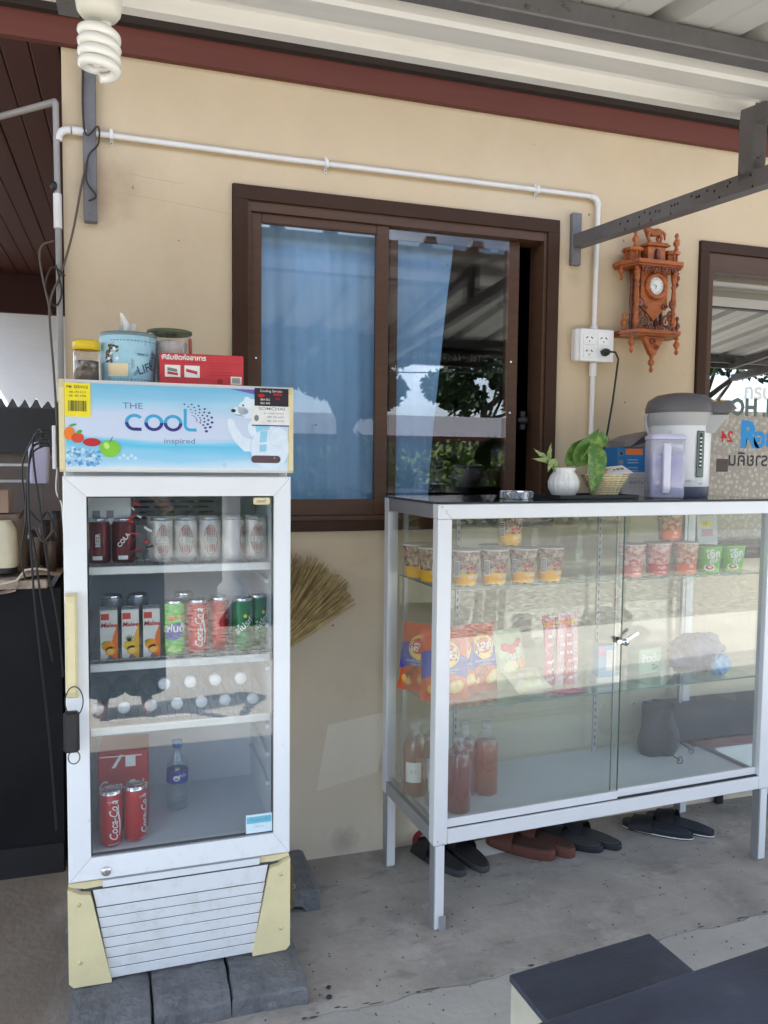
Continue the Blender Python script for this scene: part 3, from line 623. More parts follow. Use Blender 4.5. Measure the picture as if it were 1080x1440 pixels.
hn = MB(K_); hp = plane((.006, -.0800, .045), (1, 0, 0), (0, 0, 1))
for a, l, w_ in ((radians(162), .021, .0012), (radians(250), .015, .0016)):
    hn.poly([(-w_*sin(a), w_*cos(a)), (w_*sin(a), -w_*cos(a)), (l*cos(a)+.0004*sin(a), l*sin(a)-.0004*cos(a)), (l*cos(a)-.0004*sin(a), l*sin(a)+.0004*cos(a))], hp)
hn.ell(0, 0, .002, .002, hp); build('hands', hn, ck)
build('dial_glass', MB(glassM).disc((.006, -.084, .045), .031, 'y', 28), ck)
# columns
COL = [(.0001, 0), (.012, .001), (.012, .008), (.008, .012), (.010, .02), (.013, .032), (.010, .045), (.007, .055), (.011, .062), (.007, .069), (.0085, .085), (.0105, .11), (.0085, .135), (.007, .15), (.011, .158), (.007, .165), (.010, .18), (.012, .2), (.013, .228), (.0001, .229)]
for x, y in ((-.082, -.082), (.082, -.082), (-.066, -.03), (.066, -.03), (.033, -.045)):
    h = [(r*(1 if y < -.05 else .85), z*1.0-.115) for r, z in COL]
    build('column', MB(woodM if y < -.05 else woodD).lathe(h, (x, y, 0), 14), ck)
for x, y, z, dn in ((-.125, -.045, .115, True), (.125, -.045, .108, True), (-.09, -.09, .108, True), (-.118, -.06, -.116, False), (.118, -.06, -.116, False), (-.10, -.085, -.135, True), (.10, -.085, -.135, True), (-.088, -.075, .176, False), (.093, -.075, .176, False)):
    finial(x, y, z, dn, .85 if dn and z > 0 else 1.0, woodD if x > .1 else woodM)
# upper towers
for s_ in (-1, 1):
    mb = MB(woodM); c = (s_*.083, -.05, 0)
    mb.lathe([(.0001, .128), (.030, .128), (.030, .134), (.024, .138), (.024, .160), (.036, .164), (.040, .170), (.040, .174), (.0001, .176)], c, 8, smooth=False)
    for k in range(8): a = k*pi/4; mb.tube([(c[0]+.027*cos(a), c[1]+.027*sin(a), .134), (c[0]+.027*cos(a), c[1]+.027*sin(a), .162)], .0035, 6)
    build('turret', mb, ck)
mb = MB(woodM); mb.box(-.038, .038, -.085, -.012, .1285, .182, .002); mb.box(-.048, .052, -.098, -.006, .1825, .189, .002); mb.box(-.042, .046, -.092, -.008, .1895, .195, .002); build('center_turret', mb, ck)
ar = MB(mat('dark_wood_niche', (.05, .02, .01), .7)); ar.poly([(-.014, .135), (.014, .135), (.014, .160), (.010, .170), (0, .175), (-.010, .170), (-.014, .160)], plane((0, -.0857, 0), (1, 0, 0), (0, 0, 1))); build('niche', ar, ck)
build('niche_figure', MB(woodD).lathe([(.0001, .134), (.008, .135), (.005, .145), (.008, .153), (.004, .162), (.005, .168), (.0001, .173)], (0, -.09, 0), 10), ck)
# carved scroll work
def scroll(mb, cx_, cz, r0, turns, dirn, a0, y=-.1, th=.0042):
    pts = []
    for i in range(26):
        t = i/25; a = a0+dirn*t*turns*2*pi; r = r0*(1-.82*t); pts.append((cx_+r*cos(a), y, cz+r*sin(a)))
    mb.tube(pts, [th*(1-.4*i/25) for i in range(26)], 6)
for (nm, zz, sg_) in (('top_carving', .098, -1), ('bottom_carving', -.108, 1)):
    mb = MB(woodD)
    for k in range(-3, 4): scroll(mb, k*.0215, zz, .0105, 1.3, 1 if k % 2 else -1, pi*.5*sg_, -.1, .0036)
    mb.tube([(-.078, -.1, zz-sg_*.006), (0, -.1, zz-sg_*.012), (.078, -.1, zz-sg_*.006)], .0035, 6); build(nm, mb, ck)
for s_ in (-1, 1):
    mb = MB(woodD); scroll(mb, s_*.050, -.083, .022, 1.4, s_, pi/2, -.088, .005); scroll(mb, s_*.073, -.055, .016, 1.4, -s_, -pi/2, -.08, .005); scroll(mb, s_*.045, -.03, .013, 1.2, s_, 0, -.08, .0045); mb.lathe([(.0001, -.006), (.012, -.004), (.018, 0), (.0001, .002)], (s_*.072+.004, -.085, -.018), 14, 'y'); build('side_scroll', mb, ck)
mb = MB(woodM); mb.prism([(-.048, 0), (.048, 0), (.030, -.030), (.012, -.062), (0, -.070), (-.012, -.062), (-.030, -.030)], (0, -.062, -.136), (1, 0, 0), (0, 0, 1), (0, -1, 0), .02)
mb.use(woodD); scroll(mb, -.006, -.155, .013, 1.2, 1, 0, -.085, .0032); scroll(mb, .010, -.170, .010, 1.2, -1, 0, -.085, .003); build('apron', mb, ck)
finial(0, -.07, -.200, True, 1.0); finial(0, -.07, -.196, True, .6)
# horse: side outline with real thickness, separate legs
hs = MB(woodM)
hs.tube([(.028, -.055, .250), (.016, -.055, .251), (0, -.055, .248), (-.016, -.055, .251), (-.026, -.055, .262), (-.031, -.055, .275), (-.036, -.055, .282)], [.010, .0125, .0115, .0125, .0095, .007, .006], 10)
hs.tube([(-.030, -.055, .281), (-.040, -.055, .273), (-.047, -.055, .263)], [.0075, .0062, .004], 8)
for p in ([(.024, -.060, .246), (.030, -.060, .232), (.026, -.060, .222), (.034, -.060, .213)], [(.026, -.050, .246), (.021, -.050, .232), (.026, -.050, .222), (.022, -.050, .213)], [(-.018, -.061, .246), (-.022, -.061, .230), (-.014, -.061, .222), (-.020, -.061, .213)], [(-.016, -.049, .246), (-.010, -.049, .232), (-.008, -.049, .222), (-.004, -.049, .213)]):
    hs.tube(p, [.007, .005, .0036, .0042], 7)
hs.tube([(.036, -.055, .256), (.045, -.055, .248), (.046, -.055, .230)], [.004, .005, .002], 6); hs.tube([(-.033, -.053, .286), (-.034, -.053, .295)], [.003, .0008], 5); hs.tube([(-.033, -.058, .286), (-.034, -.058, .295)], [.003, .0008], 5)
hs.tube([(-.028, -.055, .284), (-.018, -.055, .274), (-.012, -.055, .262)], [.003, .005, .003], 6); hs.v = [(a*1.2, -.055+(b+.055)*1.2, .1945+(c-.213)*1.2) for a, b, c in hs.v]; build('horse', hs, ck)

# ================================================================== DRINKS FRIDGE
FR = (0, -.5818, .065); FA = radians(.33)
def fw_(x, y, z):   # fridge local -> world
    return (FR[0]+x*cos(FA)-y*sin(FA), FR[1]+x*sin(FA)+y*cos(FA), FR[2]+z)
fr = thing('drinks_fridge', 'white upright glass door drinks fridge with a blue advertising header', 'fridge', FR, FA)
mb = MB(whiteF)
mb.box(.004, .030, .052, .53, .025, 1.285, .003); mb.box(.530, .556, .052, .53, .025, 1.285, .003); mb.box(.030, .530, .505, .53, .025, 1.285); mb.box(.030, .530, .052, .505, .02, .250); mb.box(.030, .530, .052, .505, 1.262, 1.285)
build('body', mb, fr)
mb = MB(innerM); mb.box(.031, .529, .44, .504, .3165, 1.261); mb.box(.031, .043, .056, .44, .3165, 1.261); mb.box(.517, .529, .056, .44, .3165, 1.261); mb.box(.031, .529, .056, .504, .251, .316, .002); mb.box(.044, .516, .06, .439, 1.240, 1.2605)
for z in (.42, .50, .58, .74, .86, .98): mb.box(.505, .5168, .09, .40, z, z+.012, .002); mb.box(.0432, .055, .09, .40, z, z+.012, .002)
build('liner', mb, fr)
# header: slightly bowed box with cream end caps and printed panel
mb = MB(whiteF); HX = .012
def hprof(k): return [(0, .006), (.006, 0), (.20, 0), (.220, .010), (.220, .30), (0, .30)]
V = [(x, y, 1.281+z) for x in (HX, .548) for z, y in hprof(0)]; k = 6
mb.add(V, [tuple(range(k)), tuple(range(k, 2*k))[::-1]]+[(i, k+i, k+(i+1) % k, (i+1) % k) for i in range(k)], False); build('header', mb, fr)
for x0, x1 in ((-.001, HX-.0005), (.5485, .561)):
    mb = MB(creamP); V = [(x, y-.0015 if y < .02 else y, 1.281+z) for x in (x0, x1) for z, y in hprof(0)]
    mb.add(V, [tuple(range(k)), tuple(range(k, 2*k))[::-1]]+[(i, k+i, k+(i+1) % k, (i+1) % k) for i in range(k)], False); build('end_cap', mb, fr)
# printed advertising panel (flat print): cold blue bands
pm = bpy.data.materials.new('print_cold_sky_panel'); pm.use_nodes = True; n_ = pm.node_tree; b_ = n_.nodes['Principled BSDF']; b_.inputs['Roughness'].default_value = .3
tc_ = n_.nodes.new('ShaderNodeTexCoord'); mp2 = n_.nodes.new('ShaderNodeMapping'); mp2.inputs['Scale'].default_value = (1.6, 1, 14); n_.links.new(tc_.outputs['Object'], mp2.inputs[0])
nn = n_.nodes.new('ShaderNodeTexNoise'); nn.inputs['Scale'].default_value = 1.3; nn.inputs['Detail'].default_value = 3; n_.links.new(mp2.outputs[0], nn.inputs['Vector'])
sx_ = n_.nodes.new('ShaderNodeSeparateXYZ'); n_.links.new(tc_.outputs['Object'], sx_.inputs[0])
ad = n_.nodes.new('ShaderNodeMath'); ad.operation = 'MULTIPLY_ADD'; n_.links.new(nn.outputs['Fac'], ad.inputs[0]); ad.inputs[1].default_value = .09; n_.links.new(sx_.outputs['Z'], ad.inputs[2])
mr_ = n_.nodes.new('ShaderNodeMapRange'); mr_.inputs[1].default_value = 1.335; mr_.inputs[2].default_value = 1.535; n_.links.new(ad.outputs[0], mr_.inputs[0])
cr_ = n_.nodes.new('ShaderNodeValToRGB'); e = cr_.color_ramp; e.elements[0].position = 0; e.elements[0].color = (*S((214, 232, 246)), 1); e.elements[1].position = 1; e.elements[1].color = (*S((120, 190, 226)), 1)
for p, c in ((.16, (150, 208, 238)), (.30, (96, 196, 232)), (.36, (130, 208, 238)), (.42, (206, 218, 240)), (.62, (204, 216, 240)), (.8, (160, 210, 236))): q = e.elements.new(p); q.color = (*S(c), 1)
n_.links.new(mr_.outputs[0], cr_.inputs[0]); n_.links.new(cr_.outputs[0], b_.inputs['Base Color'])
hp = plane((0, -.0006, 0), (1, 0, 0), (0, 0, 1)); hp2 = lambda o: plane((0, -.0006-o, 0), (1, 0, 0), (0, 0, 1))
build('advert_panel', MB(pm).poly([(.014, 1.291), (.546, 1.291), (.546, 1.492), (.014, 1.492)], hp), fr)
pv = MB(flat('violet_corner', S((112, 96, 186)))); pv.poly([(.545, 1.491), (.40, 1.491), (.47, 1.478), (.545, 1.44)], hp2(.0003)); build('corner_print', pv, fr)
# ice cubes, fruit, apple
rr = random.Random(5); ic = MB()
for i in range(120):
    x = .016+rr.random()*.075; z = 1.296+rr.random()*(.045-.15*(x-.016)); a = rr.uniform(0, pi); s_ = rr.uniform(.003, .0065)
    ic.use(flat('ice_%d' % (i % 4), S(((120, 180, 222), (206, 230, 246), (84, 150, 204), (166, 208, 236))[i % 4])))
    ic.poly([(x+s_*cos(a+k*pi/2), z+s_*sin(a+k*pi/2)) for k in range(4)], hp2(.0004+.00001*i))
for i in range(5): ic.use(flat('ice_1', (1, 1, 1))); ic.poly([(.135+.009*i+.005*cos(k*pi/2+.5), 1.315+.006*(i % 2)+.005*sin(k*pi/2+.5)) for k in range(4)], hp2(.0004))
stuff(build('ice_print', ic, fr))
ft = MB(O_); ft.ell(.022, 1.372, .012, .016, hp2(.0020)); ft.use(flat('tomato', S((216, 74, 46)))); ft.ell(.040, 1.362, .014, .012, hp2(.0021)); ft.use(flat('cherry', S((190, 36, 44)))); ft.ell(.072, 1.352, .020, .010, hp2(.0022)); ft.use(G_); ft.ell(.044, 1.376, .007, .004, hp2(.0023), rot=.6); ft.ell(.030, 1.392, .009, .0025, hp2(.0023), rot=.3)
build('fruit_print', ft, fr)
ap = MB(flat('apple', S((132, 200, 56)))); ap.poly([(.113+.0225*cos(t)*(1+.06*cos(2*t)), 1.338+.0215*sin(t)-.004*math.exp(-((t-pi/2)/.35)**2)) for t in [2*pi*i/32 for i in range(32)]], hp2(.0024)); ap.use(flat('apple_shine', S((190, 228, 120)))); ap.ell(.105, 1.344, .006, .008, hp2(.0027), rot=.5); ap.use(flat('stalk', S((70, 110, 40)))); ap.poly([(.112, 1.353), (.114, 1.353), (.120, 1.366), (.118, 1.366)], hp2(.0026)); build('apple_print', ap, fr)
# lettering THE cool inspired with two-tone rounded letters
lg = MB(flat('logo_grey', S((110, 128, 170)))); lg.text('THE', .021, .166, 1.441, hp2(.0006), 0, sx=1.25)
lg.use(flat('logo_grey2', S((122, 132, 165)))); lg.text('inspired', .019, .276, 1.358, hp2(.0006), .005, sx=1.25)
def ring(mb, cx_, cz, ro, ri, a0, a1, mp, n=14, sx=1):
    V = []
    for i in range(n+1):
        a = a0+(a1-a0)*i/n; V += [mp(cx_+ro*cos(a)*sx, cz+ro*sin(a)), mp(cx_+ri*cos(a)*sx, cz+ri*sin(a))]
    mb.add(V, [(2*i, 2*i+1, 2*i+3, 2*i+2) for i in range(n)], False)
tq = flat('logo_turquoise', S((60, 168, 214))); ind = flat('logo_indigo', S((48, 50, 130))); p6 = hp2(.0007)
zc = 1.402; R0 = .0205; Q0 = .0130; SXX = 1.10
for m_, sgn in ((tq, 1), (ind, -1)):
    lg.use(m_)
    ring(lg, .170, zc, R0, Q0, (.22*pi if sgn > 0 else pi), (pi if sgn > 0 else 1.62*pi), p6, sx=SXX)
    for cx_ in (.2150, .2605): ring(lg, cx_, zc, R0, Q0, 0 if sgn > 0 else pi, pi if sgn > 0 else 2*pi, p6, sx=SXX)
lg.use(tq); lg.rect(.2860, zc-.004, .2935, zc+.036, p6); ring(lg, .3015, zc-.004, .0155, .0080, pi, 1.5*pi, p6, 8); lg.rect(.3015, zc-.0195, .317, zc-.0120, p6)
lg.use(ind); lg.rect(.170, zc-.0205, .186, zc-.013, p6); build('lettering', lg, fr)
dt = MB(ind)
for j in range(5):
    for i in range(9-j):
        t = (i+.5*j)/8.5; a = radians(100-150*t); rr0 = .052-.0085*j
        x_ = .298+rr0*1.05*cos(a)*1.05; z_ = zc+.008+rr0*.98*sin(a)*.78
        if z_ < zc-.05 or (x_ < .27): continue
        s_ = .0032*(1-.12*j)*(.7+.6*t)
        dt.ell(x_, z_, s_, s_*.8, p6, 10)
build('dot_print', dt, fr)
# generic white bear outline print
bp_ = hp2(.0008); br = MB(flat('bear_white', S((222, 235, 247)))); br.ell(.452, 1.443, .034, .025, bp_, 24, .1); br.ell(.425, 1.437, .021, .0105, bp_, 20, -.05); br.ell(.442, 1.466, .008, .007, hp2(.00085), 14); br.ell(.500, 1.345, .050, .054, hp2(.0009), 28); br.ell(.478, 1.395, .034, .03, hp2(.00095), 24); br.poly([(.392, 1.412), (.400, 1.418), (.410, 1.412), (.416, 1.395), (.432, 1.372), (.455, 1.365), (.460, 1.335), (.435, 1.335), (.410, 1.360), (.396, 1.388)][::-1], hp2(.001)); br.ell(.522, 1.372, .024, .026, hp2(.0011), 20)
br.use(K_); br.ell(.408, 1.437, .006, .0045, hp2(.0013)); br.ell(.432, 1.451, .0024, .0024, hp2(.0013)); br.use(flat('mouth', S((120, 130, 150)))); br.poly([(.412, 1.428), (.436, 1.424), (.436, 1.4228), (.412, 1.4268)], hp2(.0013))
br.use(flat('scarf', S((150, 208, 236)))); br.poly([(.462, 1.402), (.498, 1.410), (.50, 1.392), (.466, 1.384)], hp2(.0013)); br.poly([(.476, 1.386), (.494, 1.388), (.492, 1.360), (.474, 1.358)], hp2(.0014)); br.poly([(.474, 1.352), (.492, 1.354), (.491, 1.336), (.474, 1.334)], hp2(.0014))
br.use(flat('bear_shade', S((196, 220, 240)))); ring(br, .500, 1.345, .050, .0485, 1.6, 3.9, hp2(.0014), 20); ring(br, .522, 1.372, .025, .0235, 2.0, 5.0, hp2(.0014), 16)
build('bear_print', br, fr)
# stickers and thermometer window
sm = MB(Y_); s4 = hp2(.0016); s5 = hp2(.0019)
sm.rect(.012, 1.412, .070, 1.492, s4); sm.use(K_); sm.text('PM. SERVICE', .0095, .041, 1.482, s5, .01, sx=.95)
for (z, t_) in ((1.470, '086 294 5113'), (1.461, '081 455 2708')): sm.text(t_, .0068, .041, z, s5)
rr = random.Random(2); x = .020
while x < .062:
    w_ = rr.choice((.0006, .0012, .002)); sm.rect(x, 1.425, x+w_, 1.450, s5); x += w_+rr.choice((.0007, .0013))
build('service_sticker', sm, fr)
sm = MB(flat('sticker_dark', S((40, 30, 38)))); sm.rect(.461, 1.451, .548, 1.496, s4); sm.use(W_); sm.text('Cooling Service', .009, .503, 1.489, s5); sm.text('084 052', .0075, .488, 1.467, s5); sm.text('062 440', .0075, .488, 1.458, s5); sm.use(R_); sm.text('*', .05, .520, 1.466, s5, .02); sm.ell(.478, 1.477, .009, .004, s5)
sm.use(W_); sm.rect(.4535, 1.400, .551, 1.4505, hp2(.0017)); sm.use(GR_); sm.text('SOMCHAI', .011, .505, 1.444, s5, .005, sx=1.4); sm.text('air cooler service', .0072, .510, 1.433, s5); sm.text('089 335 6630', .0078, .515, 1.423, s5); sm.text('081 620 4192', .0078, .515, 1.413, s5); sm.use(ind); sm.rect(.454, 1.400, .550, 1.403, s5); sm.use(GR_); sm.ell(.466, 1.420, .006, .008, s5)
build('repair_sticker', sm, fr)
tw = MB(flat('thermo_window', S((92, 70, 74)))); tw.poly([(.490+.028*(1 if cos(t) > 0 else -1)+.0095*cos(t), 1.3155+.0095*sin(t)) for t in [2*pi*i/24+.001 for i in range(24)]], hp2(.0022)); tw.use(chrome); tw.ell(.512, 1.319, .0018, .0018, hp2(.0025)); build('thermometer', tw, fr)
build('small_print', MB(SKYB).text('Q', .011, .385, 1.300, hp2(.0007)), fr)

# door frame (mitred boards with a raised inner lip), glass, handle
zband(whiteP, (.46, .41, .31), .26, .36, 22, .3, rng=(.5, .7)); zband(whiteF, (.42, .38, .30), -.01, .20, 18, .22, rng=(.5, .7))
dr = MB(whiteP); ox0, ox1, oz0, oz1 = .0045, .5555, .268, 1.2705; gx0, gx1, gz0, gz1 = .057, .512, .3245, 1.2215
def mitre(mb, a, b, y0, y1, y2):   # a outer rect, b inner rect; y0 front of outer, y1 front at inner lip, y2 back
    (ax0, az0, ax1, az1), (bx0, bz0, bx1, bz1) = a, b
    o = [(ax0, az0), (ax1, az0), (ax1, az1), (ax0, az1)]; i_ = [(bx0, bz0), (bx1, bz0), (bx1, bz1), (bx0, bz1)]
    bev = .003; o2 = [(ax0+bev, az0+bev), (ax1-bev, az0+bev), (ax1-bev, az1-bev), (ax0+bev, az1-bev)]
    for k in range(4):
        l = (k+1) % 4; O, P = o[k], o[l]; O2, P2 = o2[k], o2[l]; I, J = i_[k], i_[l]
        V = [(O[0], y0+bev, O[1]), (P[0], y0+bev, P[1]), (P2[0], y0, P2[1]), (O2[0], y0, O2[1]), (J[0], y1, J[1]), (I[0], y1, I[1]), (J[0], y2, J[1]), (I[0], y2, I[1]), (P[0], y2, P[1]), (O[0], y2, O[1])]
        mb.add(V, [(0, 1, 2, 3), (3, 2, 4, 5), (5, 4, 6, 7), (7, 6, 8, 9), (9, 8, 1, 0)], False)
mitre(dr, (ox0, oz0, ox1, oz1), (gx0, gz0, gx1, gz1), 0, .0035, .044)
door = build('door', dr, fr)
sml = MB(mat('mitre_seam', (.35, .36, .38), .8))
for (a, b) in (((ox0+.004, oz0+.004), (gx0, gz0)), ((ox1-.004, oz0+.004), (gx1, gz0)), ((ox0+.004, oz1-.004), (gx0, gz1)), ((ox1-.004, oz1-.004), (gx1, gz1))):
    sml.tube([(a[0], -.00002, a[1]), (b[0], .0034, b[1])], .0004, 4)
build('seam', sml, door)
build('pane', MB(glassD).box(gx0, gx1, .010, .013, gz0, gz1), door)
gk = MB(mat('gasket', (.05, .05, .055), .8)); strip_frame(gk, gx0-.002, gx1+.002, gz0-.002, gz1+.002, .0055, .0140, .022, bv=0); build('gasket', gk, door)
bd = MB(creamP); bd.box(.459, .502, -.0005, .0095, 1.199, 1.217, .003); bd.use(GR_); bd.text('cool', .011, .478, 1.2085, hp2(.0002), .03, sx=1.2); build('badge', bd, door)
st2 = MB(flat('sticker_blue_white', S((214, 232, 240)))); g2 = plane((0, .0095, 0), (1, 0, 0), (0, 0, 1)); g3 = plane((0, .0093, 0), (1, 0, 0), (0, 0, 1)); st2.rect(.440, .330, .509, .380, g2); st2.use(flat('sticker_teal', S((110, 190, 214)))); st2.rect(.442, .356, .507, .374, g3); st2.use(GR_); st2.text('คำแนะนำการใช้', .0085, .474, .365, plane((0, .0091, 0), (1, 0, 0), (0, 0, 1))); st2.text('1. 2. 3. 4. 5.', .006, .474, .346, g3); build('glass_sticker', st2, door)
hd = MB(creamP); hz0, hz1 = .735, .990
pf = lambda z: [(.007, 0.0), (.007, -.022), (.011, -.030), (.029, -.032), (.034, -.026), (.034, 0.0)]
V = []; ks = [hz0, hz0+.006, hz0+.02, hz1-.02, hz1-.006, hz1]; ds = [.3, .75, 1, 1, .75, .3]
for z, d in zip(ks, ds): V += [(x, y*d, z) for x, y in pf(z)]
F = []
for i in range(5):
    for k in range(6): F.append((i*6+k, i*6+(k+1) % 6, (i+1)*6+(k+1) % 6, (i+1)*6+k))
hd.add(V, F+[(0, 1, 2, 3, 4, 5), tuple(range(30, 36))[::-1]], False); build('handle', hd, door)
lc = MB(chrome); lc.lathe([(.0001, -.004), (.007, -.0045), (.0105, -.003), (.0125, 0), (.0125, .001)], (.092, -.0005, .287), 20, 'y'); lc.use(K_); lc.box(.0915, .0925, -.0055, -.0047, .282, .292); build('lock', lc, door)
# kick grille
gr = MB(creamP)
gr.prism([(.001, .0), (.001, .246), (.075, .246), (.078, .238), (.045, .236), (.030, .228)], (0, .03, 0), (1, 0, 0), (0, 0, 1), (0, -1, 0), .003)
for s_ in (0, 1):
    mx_ = (lambda x: x) if not s_ else (lambda x: .56-x)
    mb = MB(creamP); P = [(.001, .004), (.012, -.008), (.102, -.010), (.094, .03), (.080, .10), (.058, .212), (.054, .226), (.030, .230), (.001, .246)]
    P = [(mx_(x), z) for x, z in P]; P = P if not s_ else P[::-1]
    mb.prism(P, (0, .030, 0), (1, 0, 0), (0, 0, 1), (0, -1, 0), .018)
    Q = [(.001, .2475), (.004, .2545), (.082, .2545), (.082, .238), (.040, .2365)]; Q = [(mx_(x), z) for x, z in Q]; Q = Q if not s_ else Q[::-1]
    mb.prism(Q, (0, .034, 0), (1, 0, 0), (0, 0, 1), (0, -1, 0), .008)
    mb.use(whiteF)
    mb.use(mat('cream_screw_cap', S((206, 196, 140)), .4))
    for z in (.205, .055): mb.lathe([(.0055, .0), (.005, -.0022), (.0001, -.003)], (mx_(.027), .012, z), 12, 'y')
    build('corner_trim', mb, fr)
gp = MB(whiteF); gp.box(.0825, .4775, .016, .040, .2375, .2555, .002); build('sill_strip', gp, fr)
vs_ = MB(mat('grille_shadow_backing', (.16, .155, .145), .9)); vs_.box(.03, .53, .040, .05, .0, .236)  # dark tone paints the soft shadow lines between the slats
for i in range(7): x = .10+i*.055; vs_.box(x, x+.035, .0262, .028, .2335, .2350)
build('grille_shadow_backing', vs_, fr)
zs_ = [.232-.0]+[.190-.0277*i for i in range(8)]
def slat(zt, zb, first):
    le = lambda z: .060+(.232-z)*.17+.0; a = le(zt); b = le(zb); mb = MB(whiteP); yo = .016; yi = .030
    yt = .0195; yb = .0245
    V = [(a, yt, zt), (.56-a, yt, zt), (.56-b, yb, zb), (b, yb, zb), (b, yb+.004, zb), (.56-b, yb+.004, zb), (a, yt+.0015, zt+.0006), (.56-a, yt+.0015, zt+.0006)]
    mb.add(V, [(0, 3, 2, 1), (3, 4, 5, 2), (6, 0, 1, 7)], False); build('slat', mb, fr)
slat(.232, .1852, True)
for i in range(7): zt = .184-.0272*i; slat(zt, zt-.0268, False)
# wire shelves and lower liner detail
for j, z in enumerate((1.030, .783, .619)):
    sh = MB(W_); sh.box(.046, .514, .062, .074, z-.008, z+.012, .002)
    shelf = build('shelf', sh, fr); wm = MB(mat('shelf_wire', (.72, .73, .75), .35, .3))
    for i in range(24): x = .060+i*.0192; wm.tube([(x, .074, z+.004), (x, .43, z+.004)], .0014, 5, False)
    for y in (.15, .28, .41): wm.tube([(.046, y, z+.001), (.514, y, z+.001)], .002, 5, False)
    build('wire', wm, shelf)
ev = MB(mat('evaporator_cover', (.46, .48, .50), .5)); ev.box(.044, .516, .33, .345, 1.125, 1.239, .002); ev.use(blackM)
for r_ in range(6):
    for c_ in range(4): x = .170+c_*.055+(.015 if r_ % 2 else 0); ev.box(x, x+.042, .3285, .3297, 1.142+r_*.0155, 1.1485+r_*.0155)
ev.use(GR_); ep = plane((0, .3293, 0), (1, 0, 0), (0, 0, 1)); ev.text('คำเตือน', .016, .10, 1.205, ep); ev.rect(.075, 1.165, .095, 1.187, ep); ev.rect(.115, 1.165, .137, 1.187, ep); ev.text('— — —', .012, .43, 1.215, ep); build('vent_cover', ev, fr)
sw = MB(mat('white_side_card', (.62, .64, .66), .5)); sw.rect(.046, 1.145, .16, 1.232, plane((0, .12, 0), (1, 0, 0), (0, 0, 1))); sw.use(GR_); sw.rect(.066, 1.16, .085, 1.18, plane((0, .1195, 0), (1, 0, 0), (0, 0, 1))); sw.rect(.10, 1.16, .118, 1.18, plane((0, .1195, 0), (1, 0, 0), (0, 0, 1))); sw.text('——  ——', .009, .095, 1.215, plane((0, .1195, 0), (1, 0, 0), (0, 0, 1))); build('notice_card', sw, fr)

# key tag hanging on the handle, coil at the right foot
kt = thing('key_pouch', 'black key pouch with a wire ring hanging from the fridge door handle', 'pouch', fw_(.02, -.036, 0))
build('pouch', MB(blackM).box(-.019, .017, -.014, .008, .612, .712, .006), kt)
build('ring', MB(blackM).tube([(.006+.020*cos(a), -.004, .735+.036*sin(a)) for a in [2*pi*i/24 for i in range(24)]], .0014, 6, closed=True), kt)
build('key_ring', MB(steelM).tube([(.004+.013*cos(a), -.006, .600+.016*sin(a)) for a in [2*pi*i/20 for i in range(20)]], .0016, 6, closed=True), kt)
cpts = [(.572+.006*cos(t*2*pi), -.50+.006*sin(t*2*pi), .13+t*.0065) for t in [i/8 for i in range(8*20)]]
tag(build('coiled_cord', MB(mat('brown_coil', S((120, 96, 52)), .6)).tube(cpts, .0022, 5)), 'brown coiled cord standing beside the right foot of the fridge', 'cord')

# ------------------------------------------------------------------ cans, juice boxes, bottles inside
def can(name, label, loc, r, h, bodym, art=None, rz=0, group=None, topm=None, cat='can'):
    t = thing(name, label, cat, loc, rz, group)
    mb = MB(bodym); mb.lathe([(r*.80, .002), (r*.93, .0045), (r, .012), (r, h-.016), (r*.96, h-.009)], seg=28); build('body', mb, t)
    mb = MB(topm or chrome); mb.lathe([(r*.96, h-.009), (r*.86, h-.003), (r*.87, h), (r*.83, h-.0008), (r*.80, h-.005), (.0001, h-.005)], seg=28); mb.lathe([(.0001, .004), (r*.72, .003), (r*.78, 0), (r*.80, .002)], seg=28)
    mb.ball((0, -r*.25, h-.0042), r*.28, r*.4, .0012, 10, 4); build('lid', mb, t)
    if art: build('lettering', art, t)
    return t
cokeR = mat('cola_red_can', S((196, 22, 28)), .28, .25, var=.03, coat=.3)
def coke_art(r, h, a0=0):
    mb = MB(W_); f = cyl(r, (0, 0, 0), -pi/2+a0); k = h/.145
    mb.text('Coca-Cola', .031*k, 0.002, h*.48, f, .014, shear=.35, rot=pi/2, sx=.78)
    # flourish under the lettering
    for i in range(12):
        t = i/12; t2 = (i+1)/12; w1 = .0012+.0016*sin(pi*t); w2 = .0012+.0016*sin(pi*t2); g = lambda u: .016+.003*sin(u*5.5)
        mb.add([f(g(t)-w1, h*(.2+.55*t)), f(g(t)+w1, h*(.2+.55*t)), f(g(t2)+w2, h*(.2+.55*t2)), f(g(t2)-w2, h*(.2+.55*t2))], [(0, 1, 2, 3)])
    mb.rect(-.014, h*.06, .014, h*.07, f, 6); mb.text('original taste', .006, .0, h*.83, f, .01)
    return mb
FZ = .317
c1 = can('cola_can', 'red cola can standing at the front left of the fridge floor', fw_(.103, .085, FZ), .0283, .146, cokeR, coke_art(.0283, .146, .25), 0, 'red cola cans')
c2 = dup(c1, fw_(.163, .098, FZ), radians(38), 'red cola can on the fridge floor beside the front left one, lettering turned away')
cb = thing('can_carton', 'red cola multipack carton on the fridge floor behind the two cans', 'carton', fw_(.135, .21, FZ), radians(-3))
build('box', MB(mat('red_carton', S((176, 30, 34)), .5, var=.08)).box(-.062, .065, -.05, .08, 0, .215, .003), cb)
tp = MB(W_); pp = plane((0, -.0505, 0), (1, 0, 0), (0, 0, 1)); tp.text('Coca-Cola', .040, .0, .12, pp, .01, shear=.35, rot=.0, sx=.72)
tp.poly([(-.028, .17), (-.006, .205), (.002, .205), (-.018, .17)], pp); tp.rect(.008, .172, .034, .200, pp); tp.rect(-.058, .20, .05, .203, pp); build('lettering', tp, cb)
